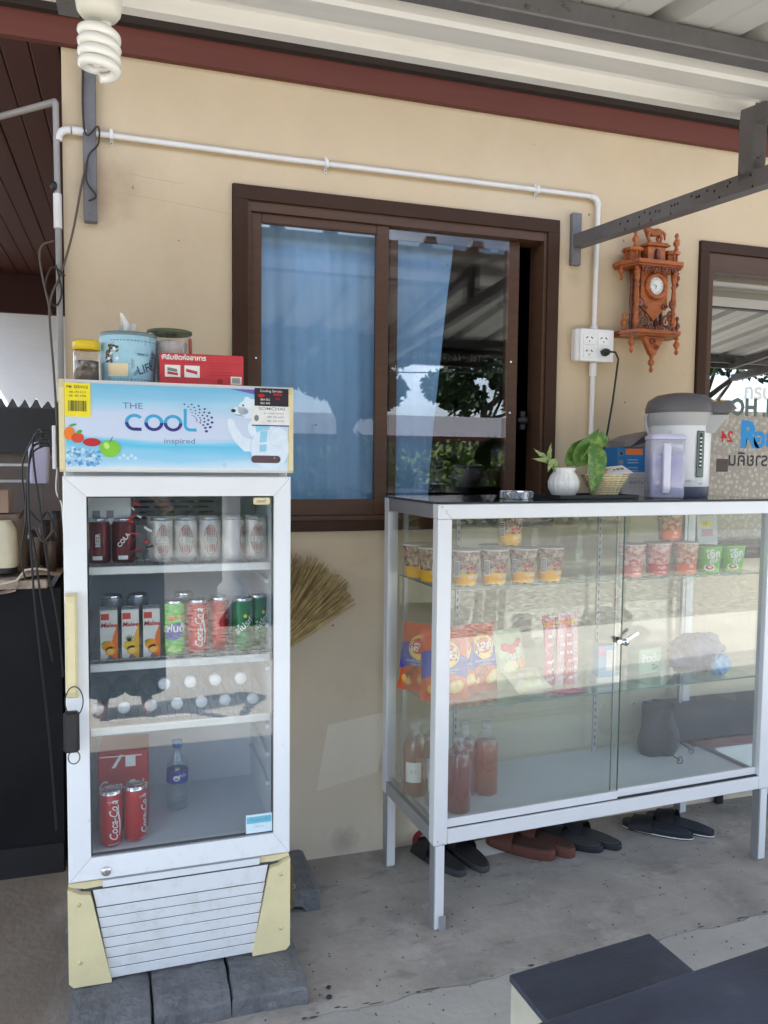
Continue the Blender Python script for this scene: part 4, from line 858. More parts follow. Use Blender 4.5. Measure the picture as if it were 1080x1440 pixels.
BOTP = [(.0001, .002), (.024, .0), (.030, .004), (.031, .012), (.028, .020), (.0305, .030), (.0305, .048), (.027, .060), (.0295, .072), (.030, .115), (.029, .130), (.022, .150), (.013, .168), (.0125, .178)]
petM = glass('pet_bottle', (.86, .92, .95), .08, haze=(.75, .85, .9), hz=.03)
def water(loc, label, group=None, rz=0, lbl=True, rx=0, capm=None, k=1.0):
    t = thing('water_bottle', label, 'bottle', loc, rz, group, rx=rx)
    build('bottle', MB(petM).lathe([(r*k, z*k) for r, z in BOTP], seg=22), t)
    build('cap', MB(capm or flat('cap_blue', S((30, 110, 190)))).lathe([(.0001, .196*k), (.0138*k, .196*k), (.0145*k, .193*k), (.0145*k, .177*k), (.013*k, .176*k)], seg=22), t)
    if lbl:
        mb = MB(B_); mb.lathe([(.0303, .078), (.0306, .112)], seg=24); mb.use(W_); f = cyl(.0307, (0, 0, 0), -pi/2); mb.ell(-.004, .095, .010, .008, f, 12); mb.poly([(-.014, .088), (.0, .10), (.008, .104), (.004, .094)], f); mb.text('น้ำดื่ม', .012, .014, .100, f); build('label', mb, t)
    return t
water(fw_(.281, .262, FZ), 'clear water bottle with blue label and cap standing alone on the fridge floor', k=1)
# bottles lying on the third shelf with white caps to the door
capW = flat('cap_white', (.78, .80, .82), .4)
proto = None
lows = [(.074, .668), (.139, .667), (.206, .667), (.273, .667), (.337, .666), (.399, .666), (.474, .663)]
ups = [(.241, .722), (.308, .722), (.373, .723), (.441, .722)]
nth = ('first', 'second', 'third', 'fourth', 'fifth', 'sixth', 'seventh')
for i, (x, z) in enumerate(lows+ups):
    lab = ('white capped bottle lying in the lower row of the third shelf, %s from left' % nth[i]) if i < 7 else ('white capped bottle lying in the upper row of the third shelf, %s from left' % nth[i-7])
    L_ = fw_(x, .100+.196*1.08, z)
    if proto is None: proto = water(L_, lab, 'white capped bottles lying on the third shelf', 0, False, radians(90), capW, 1.08)
    else: dup(proto, L_, 0, lab, rx=radians(90))
# second shelf: three juice boxes
def juice(x, label, fruit, leaf, tint, rz=0):
    t = thing('juice_box', label, 'juice box', fw_(x, .135, .796), rz, 'juice boxes')
    w_ = .0215; h = .128
    build('carton', MB(flat('carton_white', (.76, .74, .70))).box(-w_, w_, -.030, .024, 0, h, .0015), t)
    mb = MB(tint); mb.rect(-.024, .0, .024, h*.7, plane((w_+.0004, 0, 0), (0, 1, 0), (0, 0, 1)))
    p = plane((0, -.0304, 0), (1, 0, 0), (0, 0, 1)); p_ = plane((0, -.0308, 0), (1, 0, 0), (0, 0, 1)); q = plane((0, -.0312, 0), (1, 0, 0), (0, 0, 1))
    mb.use(tint); mb.poly([(.0215, .0), (.0215, .092), (.010, .06), (.004, .03), (-.004, .0)][::1], p)
    mb.use(flat('malee_red', S((206, 70, 60)))); mb.rect(-.019, .103, .001, .119, p_); mb.use(flat('juice_red', S((190, 40, 50)))); mb.text('Malee', .0165, 0, .089, q, .02, shear=.15)
    mb.use(fruit); mb.ell(-.003, .036, .0145, .0135, p_); mb.ell(.004, .022, .0135, .0115, p_); mb.use(flat('fruit_light', S((250, 196, 110)))); mb.ell(.003, .021, .009, .0075, q)
    if leaf:
        mb.use(flat('pine_green', S((70, 120, 50))))
        for a in (-.9, -.5, 0, .5, .9): mb.poly([(-.003-.003, .045), (.003-.003, .045), (-.003+.016*sin(a), .045+.020*cos(a))], q)
    else: mb.use(G_); mb.ell(-.013, .044, .006, .0025, q, rot=.6)
    mb.use(GR_); mb.poly([(-.006, .0008), (.016, .0008), (.002, .012)], q)
    build('print', mb, t)
    build('spout', MB(plasC).box(-.010, .008, -.012, .004, h, h+.006, .002), t)
    return t
juice(.103, 'orange juice carton, leftmost on the second fridge shelf', flat('fruit_orange', S((244, 156, 40))), False, flat('side_orange', S((238, 120, 50))))
juice(.156, 'pineapple juice carton between two orange juice cartons', flat('fruit_yellow', S((226, 190, 60))), True, flat('side_amber', S((232, 170, 60))))
juice(.209, 'orange juice carton next to the green soda can', flat('fruit_orange', 0), False, flat('side_orange', 0))
SZ = .796
fan = MB(B_); f = cyl(.0283, (0, 0, 0), -pi/2, .0005); f2 = cyl(.0283, (0, 0, 0), -pi/2, .0009)
for i in range(10):
    x0 = -.026+.0052*i; g = lambda x: .068+.2*x; hh = lambda x: .022+.010*cos((x)*60)
    fan.add([f(x0, g(x0)-hh(x0)*.8), f(x0+.0052, g(x0+.0052)-hh(x0+.0052)*.8), f(x0+.0052, g(x0+.0052)+hh(x0+.0052)*.6), f(x0, g(x0)+hh(x0)*.6)], [(0, 1, 2, 3)])
fan.use(W_); fan.text('แฟนต้า', .027, 0, .072, f2, .03); fan.use(O_); fan.ell(-.008, .100, .009, .007, f); fan.ell(.012, .102, .006, .006, f); fan.use(flat('light_green', S((180, 230, 120)))); fan.rect(-.02, .012, .02, .02, f, 5)
can('soda_can', 'bright green soda can with blue and white lettering on the second shelf', fw_(.267, .125, SZ), .0283, .146, mat('lime_can', S((88, 196, 66)), .28, .2, coat=.3), fan)
can('cola_can', 'red cola can beside the green soda can on the second shelf', fw_(.326, .125, SZ), .0283, .146, cokeR, coke_art(.0283, .146, .1), 0, 'red cola cans')
can('cola_can', 'plain sided red cola can at the middle of the second shelf', fw_(.386, .150, SZ), .0283, .146, cokeR, coke_art(.0283, .146, 1.15), 0, 'red cola cans')
def sprite_art(r, a0):
    mb = MB(flat('silver_blue', S((150, 190, 206)))); f = cyl(r, (0, 0, 0), -pi/2+a0, .0004); mb.poly([(-.015, .045), (.017, .070), (.017, .100), (-.015, .072)], f)
    mb.use(B_); f = cyl(r, (0, 0, 0), -pi/2+a0, .0007); mb.poly([(-.014, .049), (.016, .073), (.016, .094), (-.014, .069)], f)
    mb.use(W_); mb.text('สไปรท์', .0225, .001, .0715, cyl(r, (0, 0, 0), -pi/2+a0, .0011), .03, rot=.66); mb.use(Y_); mb.ell(.004, .098, .005, .005, f); return mb
sprM = mat('green_can', S((12, 128, 70)), .26, .3, coat=.3)
s1 = can('soda_can', 'dark green lemon soda can near the right end of the second shelf', fw_(.447, .120, SZ), .0283, .146, sprM, sprite_art(.0283, 0), 0, 'dark green soda cans')
dup(s1, fw_(.494, .165, SZ), .35, 'dark green lemon soda can in the right corner, half behind the other one')
for i, (x, m_, l) in enumerate(((.110, 'grey', 0), (.176, 'grey', 0), (.300, 'grey', 0))):
    can('drink_can', ('silver can standing behind the leftmost orange juice carton', 'silver can standing behind the pineapple juice carton', 'silver can standing behind the green soda can')[i], fw_(x, .25, SZ), .0283, .146, mat('silver_can', (.5, .51, .53), .3, .7))
# top shelf: beer cans in shrink film
BZ = 1.043
silv = mat('pale_beer_can', (.72, .68, .67), .32, .35, var=.04, coat=.3)
def beer_art(r, a0=0):
    mb = MB(flat('faded_red', S((190, 110, 104)))); f = cyl(r, (0, 0, 0), -pi/2+a0, .0004); f2 = cyl(r, (0, 0, 0), -pi/2+a0, .0007); f3 = cyl(r, (0, 0, 0), -pi/2+a0, .0011)
    mb.ell(0, .058, .019, .040, f, 24); mb.use(flat('beer_cream', S((222, 206, 200)))); mb.ell(0, .058, .0165, .037, f2, 24); mb.use(flat('faded_red', 0))
    for k in range(5): mb.rect(-.010+.0045*k, .026, -.008+.0045*k, .046, f3); mb.rect(-.010+.0045*k, .070, -.008+.0045*k, .092, f3)
    mb.use(flat('beer_grey', S((96, 84, 84)))); mb.text('LEO', .0235, 0, .058, cyl(r, (0, 0, 0), -pi/2+a0, .0013), .03); mb.use(W_); mb.text('LEO', .022, 0, .058, cyl(r, (0, 0, 0), -pi/2+a0, .0017), .02)
    return mb
bxs = [(.236, .15), (.299, -.05), (.362, 0), (.425, 1.1), (.484, .1)]
b0 = None
for i, (x, a) in enumerate(bxs):
    lab = 'pale beer can with a red oval on the top fridge shelf, %s from the left' % nth[i]
    if b0 is None: b0 = can('beer_can', lab, fw_(x, .135, BZ), .0300, .118, silv, beer_art(.0300), a, 'beer cans in the shrink wrapped pack')
    else: dup(b0, fw_(x, .135, BZ), a, lab)
for i, x in enumerate((.236, .299, .362, .425, .484)): dup(b0, fw_(x, .200, BZ), .4*i, 'pale beer can in the rear row of the wrapped pack, behind the %s front can' % nth[i])
film = MB(glass('shrink_film', (.93, .93, .93), .10, .12, haze=(.75, .74, .73), hz=.07))
def ff(u, v):
    x = .200+.315*u; bul = .0032*abs(sin((x-.2045)*pi/.063)); rr_ = .004*sin(v*9+u*40)*.3
    return (x, .1025+.012*(1-abs(sin((x-.2045)*pi/.063)))+rr_, BZ+.002+.120*v)
film.grid(ff, 60, 8); film.grid(lambda u, v: (.200+.315*u, .104+.13*v, BZ+.1225+.0015*sin(u*50)+.001*sin(v*14)), 60, 6)
t = thing('shrink_film', 'clear wrinkled shrink film around the pale beer cans on the top shelf', 'wrapping', (FR[0], FR[1], FR[2]), FA); build('film', film, t)
dkc = mat('dark_can', S((92, 26, 32)), .3, .3)
for i, x in enumerate((.080, .142)):
    mb = MB(R_); f = cyl(.030, (0, 0, 0), -pi/2, .0005); mb.poly([(-.016, .02), (.014, .05), (.014, .075), (-.016, .045)], f); mb.poly([(-.012, .08), (.016, .07), (.016, .10)], f); mb.use(W_); mb.text('COLA' if i else 'BEER', .016, 0, .062, cyl(.03, (0, 0, 0), -pi/2, .001), .02, rot=.9 if i else pi/2); mb.rect(-.014, .012, .010, .022, f, 4)
    can('drink_can', ('dark can with a red diagonal stripe at the left end of the top shelf', 'dark red striped can just left of the pale beer pack on the top shelf')[i], fw_(x, .13, BZ), .0300, .118, dkc, mb)
rs = MB(R_); rr = random.Random(8)
for k in range(14):
    x = .175+rr.uniform(-.02, .03); z = BZ+rr.uniform(.01, .17); a = rr.uniform(-.9, .9); p = plane((0, .098+rr.uniform(0, .01), 0), (1, 0, 0), (0, 0, 1)); rs.use((R_, K_, W_, flat('cherry', 0))[k % 4]); l = rr.uniform(.012, .03); w_ = rr.uniform(.003, .007)
    c_, s_ = cos(a), sin(a); rs.grid(lambda u, v: tuple(Vector(p(x+(u-.5)*l*c_-(v-.5)*w_*s_, z+(u-.5)*l*s_+(v-.5)*w_*c_))+Vector((0, -.006*sin(u*pi), 0))), 4, 1)
t = thing('snack_packet', 'crumpled red black and white packet standing left of the pale beer pack', 'packet', (FR[0], FR[1], FR[2]), FA); build('wrapper', rs, t)

# ------------------------------------------------------------------ things on top of the fridge
TZ = 1.566+.001
def top(u, y): return (u, y, TZ)
jarG = glass('jar_glass', (.93, .93, .92), .05, haze=(.8, .8, .8), hz=.05)
jr = thing('spice_jar', 'glass jar of dark spice with a yellow lid on the fridge top', 'jar', (.058, -.49, TZ))
build('glass_body', MB(jarG).lathe([(.0001, .001), (.028, .001), (.031, .006), (.031, .070), (.027, .080)], seg=24), jr)
build('filling', MB(mat('dark_spice', (.045, .025, .02), .8, col2=(.22, .15, .1), vs=70)).lathe([(.0001, .003), (.0285, .003), (.0285, .052), (.0001, .056)], seg=20), jr)
build('lid', MB(mat('yellow_lid', S((226, 196, 40)), .35)).lathe([(.0295, .079), (.0325, .080), (.0325, .098), (.030, .102), (.0001, .102)], seg=28), jr)
ts = thing('tissue_canister', 'round light blue tissue canister with a white tissue sticking out on the fridge top', 'tissue box', (.157, -.455, TZ))
tsM = mat('blue_print_plastic', S((146, 196, 218)), .45, col2=S((172, 212, 230)), vs=20); layer(tsM, S((120, 150, 170)), 55, .58, .64, .8, stretch=(1, 1, .4))
build('tub', MB(tsM).lathe([(.0001, .0), (.060, 0), (.066, .006), (.069, .115), (.0685, .122)], seg=40), ts)
build('lid', MB(mat('teal_rim', S((120, 140, 146)), .4)).lathe([(.070, .118), (.071, .124), (.067, .128), (.02, .130), (.0001, .129)], seg=40), ts)
mb = MB(flat('tan', S((226, 206, 170)))); f = cyl(.067, (0, 0, 0), -pi/2-.45, .0018, taper=lambda y: .0655+.0035*y/.115); mb.rect(-.022, .016, .030, .048, f, 8); mb.use(flat('brown_ink', S((86, 66, 60))))
rr = random.Random(4)
for k in range(26): mb.ell(-.028+rr.uniform(0, .034), .05+rr.uniform(0, .045), rr.uniform(.002, .006), rr.uniform(.001, .004), f, 8, rr.uniform(0, 3))
mb.use(W_); [mb.ell(-.02+.008*k, .06+.012*(k % 3), .005, .004, f, 10) for k in range(4)]
mb.use(flat('ink_blue', S((60, 96, 124)))); f3 = cyl(.067, (0, 0, 0), -pi/2+.35, .002, taper=lambda y: .0655+.0035*y/.115)
mb.text('time is', .011, .012, .072, f3, .01); mb.text('LIFE', .030, .022, .038, f3, .01, rot=.35); mb.text('LOVE', .020, .042, .060, f3, .01, rot=1.2); mb.text('tea', .014, -.006, .026, f3, rot=.9)
for k in range(18): a = -.07+.0085*k; mb.rect(a, .104, a+.005, .1055, f3); mb.rect(a, .008, a+.005, .0095, f3)
build('print', mb, ts)
ti = MB(flat('tissue', (.8, .8, .8), .9)); ti.grid(lambda u, v: (-.012+(u-.5)*.036*(1-.85*v)+.006*sin(v*4), -.01+.010*sin(u*7)*(1-v), .128+.052*v), 8, 10); ti.grid(lambda u, v: (.004+(u-.5)*.03*(1-.7*v)+.010*v, .0+.008*sin(u*6+1)*(1-v), .128+.028*v), 8, 6); build('tissue', ti, ts)
bw = thing('plastic_tub', 'clear plastic tub with white paper inside and a green rim behind the red box', 'tub', (.262, -.40, TZ))
build('tub', MB(jarG).lathe([(.0001, .0), (.036, 0), (.040, .006), (.052, .138), (.053, .145)], seg=30, sx=1.05), bw)
build('rim', MB(mat('green_rim', S((84, 96, 66)), .5)).lathe([(.052, .141), (.056, .143), (.056, .150), (.050, .152), (.0001, .150)], seg=30, sx=1.05), bw)
rb = MB(mat('pink_white_paper', (.72, .62, .60), .7, col2=(.85, .84, .83), vs=60)); rb.lathe([(.0001, .006), (.034, .006), (.038, .05), (.045, .12), (.0001, .13)], seg=26); build('contents', rb, bw)
build('handle', MB(mat('faded_red_plastic', S((190, 100, 84)), .5)).tube([(.052, -.022, .13), (.053, -.025, .07), (.044, -.02, .01)], .0045, 8), bw)
rx_ = thing('red_box', 'flat red cardboard box of plastic film with white lettering on the fridge top', 'box', (.338, -.480, TZ), radians(-2))
build('carton', MB(mat('red_card', S((198, 58, 66)), .5, var=.06)).box(-.105, .105, -.035, .03, 0, .080, .0015), rx_)
mb = MB(W_); p = plane((0, -.0355, 0), (1, 0, 0), (0, 0, 1)); p2 = plane((0, -.0359, 0), (1, 0, 0), (0, 0, 1)); p3 = plane((0, -.0363, 0), (1, 0, 0), (0, 0, 1))
mb.text('ฟิล์มยืดห่ออาหาร', .0165, -.045, .069, p2, .03); mb.rect(-.092, .020, -.054, .050, p2); mb.rect(-.044, .020, -.006, .050, p2); mb.rect(.072, .006, .100, .026, p2)
mb.use(flat('picture_red', S((190, 60, 70)))); mb.poly([(-.086, .027), (-.060, .024), (-.060, .030), (-.086, .034)], p3); mb.poly([(-.040, .034), (-.012, .028), (-.012, .036), (-.040, .042)], p3); mb.use(GR_); mb.poly([(-.086, .036), (-.062, .032), (-.062, .040), (-.086, .044)], p3)
mb.use(flat('dark_red_ink', S((150, 34, 44)))); mb.rect(-.105, .0575, .105, .0582, p2); [mb.text('ooooo ooo oooooo oo', .0058, .046, .052-.0078*k, p2) for k in range(4)]; mb.ell(.045, .012, .007, .007, p2)
mb.use(K_); x = .076
while x < .096: mb.rect(x, .009, x+.0008, .023, p3); x += .0019
build('print', mb, rx_)

# ------------------------------------------------------------------ paving blocks under the fridge
def paver(label, loc, w_, d, h, rz, seed):
    rr_ = random.Random(seed); mb = MB(pavM); nx, ny = 8, 5; b = .008
    def P(u, v): return (-w_/2+w_*u+rr_.uniform(-.0025, .0025), -d/2+d*v+rr_.uniform(-.0025, .0025), h+rr_.uniform(-.0022, .0010))
    g_ = [[P(i/nx, j/ny) for i in range(nx+1)] for j in range(ny+1)]
    for j in range(ny+1):
        for i in range(nx+1):
            if i in (0, nx) or j in (0, ny): x, y, z = g_[j][i]; g_[j][i] = (x*(1-.03), y*(1-.04), z-.004-rr_.random()*.006)
    V = [p for r_ in g_ for p in r_]; F = [(j*(nx+1)+i, j*(nx+1)+i+1, (j+1)*(nx+1)+i+1, (j+1)*(nx+1)+i) for j in range(ny) for i in range(nx)]
    rim = [i for i in range(nx+1)]+[(j+1)*(nx+1)-1 for j in range(1, ny+1)]+[ny*(nx+1)+i for i in range(nx-1, -1, -1)]+[j*(nx+1) for j in range(ny-1, 0, -1)]
    n0 = len(V); V += [(V[k][0]*1.03+rr_.uniform(-.001, .001), V[k][1]*1.04+rr_.uniform(-.001, .001), h-.014) for k in rim]; n1 = len(V); V += [(V[k][0]*1.03, V[k][1]*1.04, 0) for k in rim]; m_ = len(rim)
    F += [(rim[(k+1) % m_], rim[k], n0+k, n0+(k+1) % m_) for k in range(m_)]+[(n0+(k+1) % m_, n0+k, n1+k, n1+(k+1) % m_) for k in range(m_)]
    mb.add(V, F, False); return tag(build('paving_block', mb, loc=loc, rot=(0, 0, rz)), label, 'paving block', 'grey paving blocks under the fridge')
paver('grey paving block at the front left corner under the fridge', (.100, -.60, 0), .188, .235, .053, .01, 1)
paver('grey paving block in the middle of the front row under the fridge', (.292, -.600, 0), .186, .228, .053, 0, 2)
paver('grey paving block at the front right corner under the fridge', (.484, -.604, 0), .188, .222, .053, -.02, 3)
for i, x in enumerate((.09, .285, .48)): paver(('grey paving block under the left rear of the fridge', 'grey paving block under the middle rear of the fridge', 'grey paving block under the right rear of the fridge')[i], (x-.02, -.20, 0), .19, .22, .066, .03*i-.03, 5+i)
hb = MB(pavM)
pts = [(-.075, 0), (-.030, 0)]+[(-.030+.0+.030*(1-cos(t))-.0, .022*sin(t)) for t in [pi*i/8 for i in range(1, 8)]]+[(.030, 0), (.075, 0), (.075, .060), (.060, .068), (-.06, .068), (-.075, .060)]
hb.prism(pts, (.0, -.12, 0), (1, 0, 0), (0, 0, 1), (0, 1, 0), .26)
tag(build('hollow_block', hb, loc=(.628, -.19, 0), rot=(0, 0, .0)), 'grey hollow concrete block with an arched opening beside the fridge foot', 'concrete block')
tag(build('wire_loop', MB(chrome).tube([(.010*cos(a), .006*sin(a), .004*sin(2*a)) for a in [2*pi*i/16 for i in range(16)]], .0014, 5, closed=True), loc=(.618, -.29, .075)), 'small loop of bare wire lying on the hollow block', 'wire')

# ------------------------------------------------------------------ straw broom hung behind the fridge
bm = thing('straw_broom', 'straw broom with a fanned head hanging between the fridge and the wall', 'broom', (.560, -.055, .715))
rr = random.Random(21); sa = MB(); c0 = Vector((.0, 0, 0))
for k in range(620):
    t = rr.random(); a = radians(31+57*t+rr.gauss(0, 2.0)); cl = .5+.5*sin(t*21)
    l = (.395-.02*abs(t-.4))*(1-.16*rr.random()**2)*(1-.05*cl); yo = rr.uniform(-.018, .012); s0 = rr.uniform(-.012, .012)
    e = Vector((l*cos(a), yo*1.3, l*sin(a))); b_0 = Vector((s0, yo*.5, .0)); mid = (b_0+e)*.5+Vector((rr.uniform(-.008, .008), 0, rr.uniform(-.008, .010)))
    sa.use(strawM if rr.random() > .35 else strawD); sa.tube([b_0, mid, e], [.0014, .0013, .0007], 3, False)
stuff(build('straw', sa, bm)); build('binding', MB(strawD).tube([(-.03, 0, -.03), (.02, 0, .02)], .022, 10), bm); build('handle', MB(mat('bamboo', (.42, .3, .14), .5)).tube([(-.03, 0, -.03), (-.35, 0, -.40)], .011, 8), bm)

# ================================================================== SHOWCASE
SO = Vector((.9915, -.5181, 0)); SA = radians(3.0663)
def sw_(t, d, z): return (SO.x+t*cos(SA)-d*sin(SA), SO.y+t*sin(SA)+d*cos(SA), z)
W2, D2, H2 = 1.278, .430, 1.2585
sc_ = thing('showcase', 'white aluminium framed glass display case on legs with sliding doors', 'display case', tuple(SO), SA)
P_ = .040
def post(x, y, w_=P_, d=P_, nm='post'):
    mb = MB(aluM); mb.box(x, x+w_, y, y+d, .257, 1.2145, .0018); return build(nm, mb, sc_)
post(0, 0, .044, .036); post(W2-.044, 0, .044, .036); post(0, D2-.036, .036, .036); post(W2-.036, D2-.036, .036, .036)
def leg(x, y, z1=.2565):
    mb = MB(aluE); mb.box(x, x+.030, y, y+.034, .0, z1, .0015); o = build('leg', mb, sc_); mb = MB(aluM); mb.box(x+.003, x+.032, y-.0025, y, .004, z1-.001, .001); build('leg_plate', mb, o); return o
leg(.004, .003); leg(W2-.034, .003); leg(.004, D2-.037); leg(W2-.034, D2-.037)
ft_ = MB(aluE); ft_.box(.020, .041, -.0045, -.003, -.0005, .045, .0005); build('foot_bracket', ft_, sc_)
mb = MB(aluM); mb.box(0, W2, 0, .036, 1.215, H2, .002); build('rail', mb, sc_)
mb = MB(aluE); mb.box(.0005, .036, .0365, D2-.0365, 1.2155, H2-.001, .001); build('rail', mb, sc_)
mb = MB(aluE); mb.box(W2-.036, W2-.0005, .0365, D2-.0365, 1.2155, H2-.001, .001); build('rail', mb, sc_)
mb = MB(aluM); mb.box(0, W2, D2-.036, D2, 1.2155, H2, .001); build('rail', mb, sc_)
mb = MB(aluM); mb.box(.0445, W2-.0445, -.001, .034, .258, .302, .002); build('rail', mb, sc_)
mb = MB(aluE); mb.box(.001, .034, .0365, D2-.0365, .2585, .300, .001); build('rail', mb, sc_)
mb = MB(aluE); mb.box(W2-.034, W2-.001, .0365, D2-.0365, .2585, .300, .001); build('rail', mb, sc_)
mb = MB(aluM); mb.box(.0365, W2-.0365, D2-.035, D2-.001, .2585, .300, .001); build('rail', mb, sc_)
# inner side channels, mitre seam lines and screws
for x in (.0145, W2-.030):
    mb = MB(aluE); mb.box(x, x+.012, .0365, D2-.0365, .3005, .312, .001); build('side_channel', mb, sc_)
seam = MB(mat('aluminium_seam', (.2, .2, .21), .6)); seam.tube([(.045, -.0002, 1.2145), (.0225, -.0002, 1.2365)], .0005, 4)
build('seam', seam, sc_)
for x, z in ((.012, 1.250), (.026, 1.240), (.012, .272), (.030, .262)): build('screw', MB(chrome).lathe([(.003, 0), (.0025, -.0012), (.0001, -.0015)], (x, -.0003, z), 10, 'y'), sc_)
# sliding doors: frame strips at the bottom, glass sheets
dk = MB(mat('track_shadow', (.03, .03, .035), .8)); dk.box(.046, W2-.046, .006, .030, .3025, .3055); build('track', dk, sc_)
def sdoor(x0, x1, y, lab=None):
    mb = MB(aluM); mb.box(x0, x1, y-.003, y+.006, .3060, .331, .001); o = build('sliding_door', mb, sc_)
    build('pane', MB(glassS).box(x0, x1, y, y+.004, .3312, 1.2145), o)
    e = MB(mat('glass_edge_green', S((60, 88, 80)), .2)); x = x1 if x1 < 1 else x0; e.box(x-.0012, x+.0012, y-.0003, y+.0043, .3312, 1.2145); build('pane_edge', e, o)
sdoor(.0445, .648, .008); sdoor(.628, W2-.045, .018)
lk = MB(chrome); lk.lathe([(.0001, -.016), (.010, -.016), (.011, -.013), (.011, 0)], (.652, .004, .816), 18, 'y'); lk.box(.624, .652, -.006, .002, .812, .826, .002); lk.use(K_).box(.645, .649, -.0165, -.0160, .813, .820)
lk.use(chrome); lk.bar((.66, .0, .822), (.700, -.008, .844), .003, .010)
for i in range(6): t = i/6; lk.box(.664+.034*t, .667+.034*t, -.008, -.004, .828+.019*t, .832+.019*t)
lk.use(blackM).box(.618, .632, -.004, .003, .822, .834, .003); build('lock', lk, sc_)
# fixed panes: sides and back, deck, top
for x in (.008, W2-.012): build('pane', MB(glassM).box(x, x+.004, .037, D2-.037, .3005, 1.215), sc_)
build('pane', MB(glassM).box(.037, W2-.037, D2-.012, D2-.008, .3005, 1.215), sc_)
build('deck', MB(mat('white_deck_board', (.70, .75, .79), .42, var=.03)).box(.0365, W2-.0365, .037, D2-.0365, .285, .3045, .001), sc_)
topM = mat('smoked_glass_top', (.035, .04, .045), .06, var=.1, spec=.6); layer(topM, (.30, .29, .27), 9, .5, .8, .25)
build('glass_top', MB(topM).box(-.004, W2+.006, -.004, D2+.004, 1.2590, 1.2645, .0008), sc_)
# slotted uprights at the back and glass shelves
for x in (.245, .82):
    mb = MB(aluE); mb.box(x, x+.014, D2-.050, D2-.040, .306, 1.2145, .0008); mb.use(K_)
    for k in range(34): z = .33+k*.026; mb.box(x+.005, x+.009, D2-.0508, D2-.0502, z, z+.011)
    build('upright', mb, sc_)
for x in (.052, W2-.066):
    mb = MB(aluE); mb.box(x, x+.014, D2-.052, D2-.038, .306, 1.2145, .0008); build('upright', mb, sc_)
shg = glass('shelf_glass', (.90, .96, .93), .05); egm = mat('green_glass_edge', S((96, 130, 118)), .15, spec=.7)
for z, y0 in ((1.004, .040), (.642, .040)):
    sh = build('shelf', MB(shg).box(.030, W2-.035, y0, .365, z, z+.005), sc_)
    e = MB(egm); e.box(.030, W2-.035, y0-.0008, y0-.0001, z-.0001, z+.0051); e.box(.0292, .0299, y0, .365, z-.0001, z+.0051); build('shelf_edge', e, sh)
    for x in (.247, .822):
        b_ = MB(aluE); b_.prism([(.06, 0), (.385, 0), (.385, -.035), (.36, -.035)], (x, 0, z-.001), (0, 1, 0), (0, 0, 1), (1, 0, 0), .003); build('bracket', b_, sh)

# ------------------------------------------------------------------ noodle cups
noodle = mat('noodle_photo_print', S((86, 52, 42)), .45, col2=S((206, 180, 160)), vs=75, thr=(.40, .62))
lidM = mat('foil_lid', (.70, .68, .64), .35, .3, var=.05)
def tap(y): return .0325+.0105*y/.108
def cup(name, label, t, d, z, band, bodym, rz=0, group=None, bt='บะหมี่', logo=None, body2=None):
    o = thing(name, label, 'noodle cup', sw_(t, d, z), SA+rz, group)
    build('cup', MB(bodym).lathe([(.0001, .001), (.031, .001), (.0325, .004), (.0435, .106)], seg=30), o)
    mb = MB(lidM); mb.lathe([(.0435, .105), (.0465, .106), (.0465, .109), (.0435, .1105), (.0001, .1095)], seg=30); build('lid', mb, o)
    mb = MB(band); f = cyl(0, (0, 0, 0), -pi/2, .0006, taper=tap)
    g_ = lambda a, z_: ((tap(z_)+.0006)*cos(a), (tap(z_)+.0006)*sin(a), z_)
    mb.grid(lambda u, v: g_(2*pi*u, .006+.034*v), 30, 1); mb.use(W_); f1 = cyl(0, (0, 0, 0), -pi/2, .0012, taper=tap); mb.text(bt, .0135, .014, .030, f1, .02); mb.text('Noodles', .0075, .014, .016, f1, .02)
    if logo:
        mb.use(flat('logo_cream', S((236, 214, 190)))); mb.text('มาม่า', .015, .012, .088, f1, .02)
        mb.use(R_); [mb.ell(-.010+.010*k, .055+.004*(k % 2), .006, .0045, f1, 10) for k in range(3)]
    mb.use(W_); mb.rect(-.056, .030, -.036, .078, f1, 4); mb.use(GR_); mb.rect(-.054, .034, -.038, .074, cyl(0, (0, 0, 0), -pi/2, .0016, taper=tap), 4)
    mb.use(W_); [mb.rect(-.053, .038+.006*k, -.040, .0395+.006*k, cyl(0, (0, 0, 0), -pi/2, .002, taper=tap), 4) for k in range(6)]
    build('print', mb, o); return o
Z1 = 1.0095
yel = flat('noodle_yellow', S((246, 180, 22)))
nc = cup('noodle_cup', 'brown and yellow noodle cup, leftmost of the front four on the upper shelf', .122, .068, Z1, yel, noodle, 0, 'brown and yellow noodle cups', 'รสต้มยำ', W_)
for t, d, z, rz, lab in ((.218, .064, Z1, .06, 'brown and yellow noodle cup, second from the left of the front four'), (.318, .064, Z1, -.1, 'brown and yellow noodle cup, third from the left of the front four'), (.414, .067, Z1, .12, 'brown and yellow instant noodle cup at the right end of the front four'), (.292, .105, Z1+.111, 0, 'brown and yellow instant noodle cup standing on top of the others'), (.056, .16, Z1, 1.0, 'brown and yellow noodle cup seen through the side pane, nearer one'), (.046, .26, Z1, 1.3, 'brown and yellow noodle cup seen through the side pane, farther one'), (.262, .155, Z1, .3, 'brown and yellow noodle cup behind the second front cup, carrying the top one')):
    dup(nc, sw_(t, d, z), SA+rz, lab)
pinkN = mat('pink_noodle_print', S((176, 96, 92)), .45, col2=S((236, 206, 196)), vs=70, thr=(.4, .62))
cup('noodle_cup', 'pale pink instant noodle cup at the left of the right hand group', .728, .075, Z1, flat('salmon', S((226, 120, 104))), pinkN, -.45, 'pink and orange noodle cups', 'หมูสับ', W_)
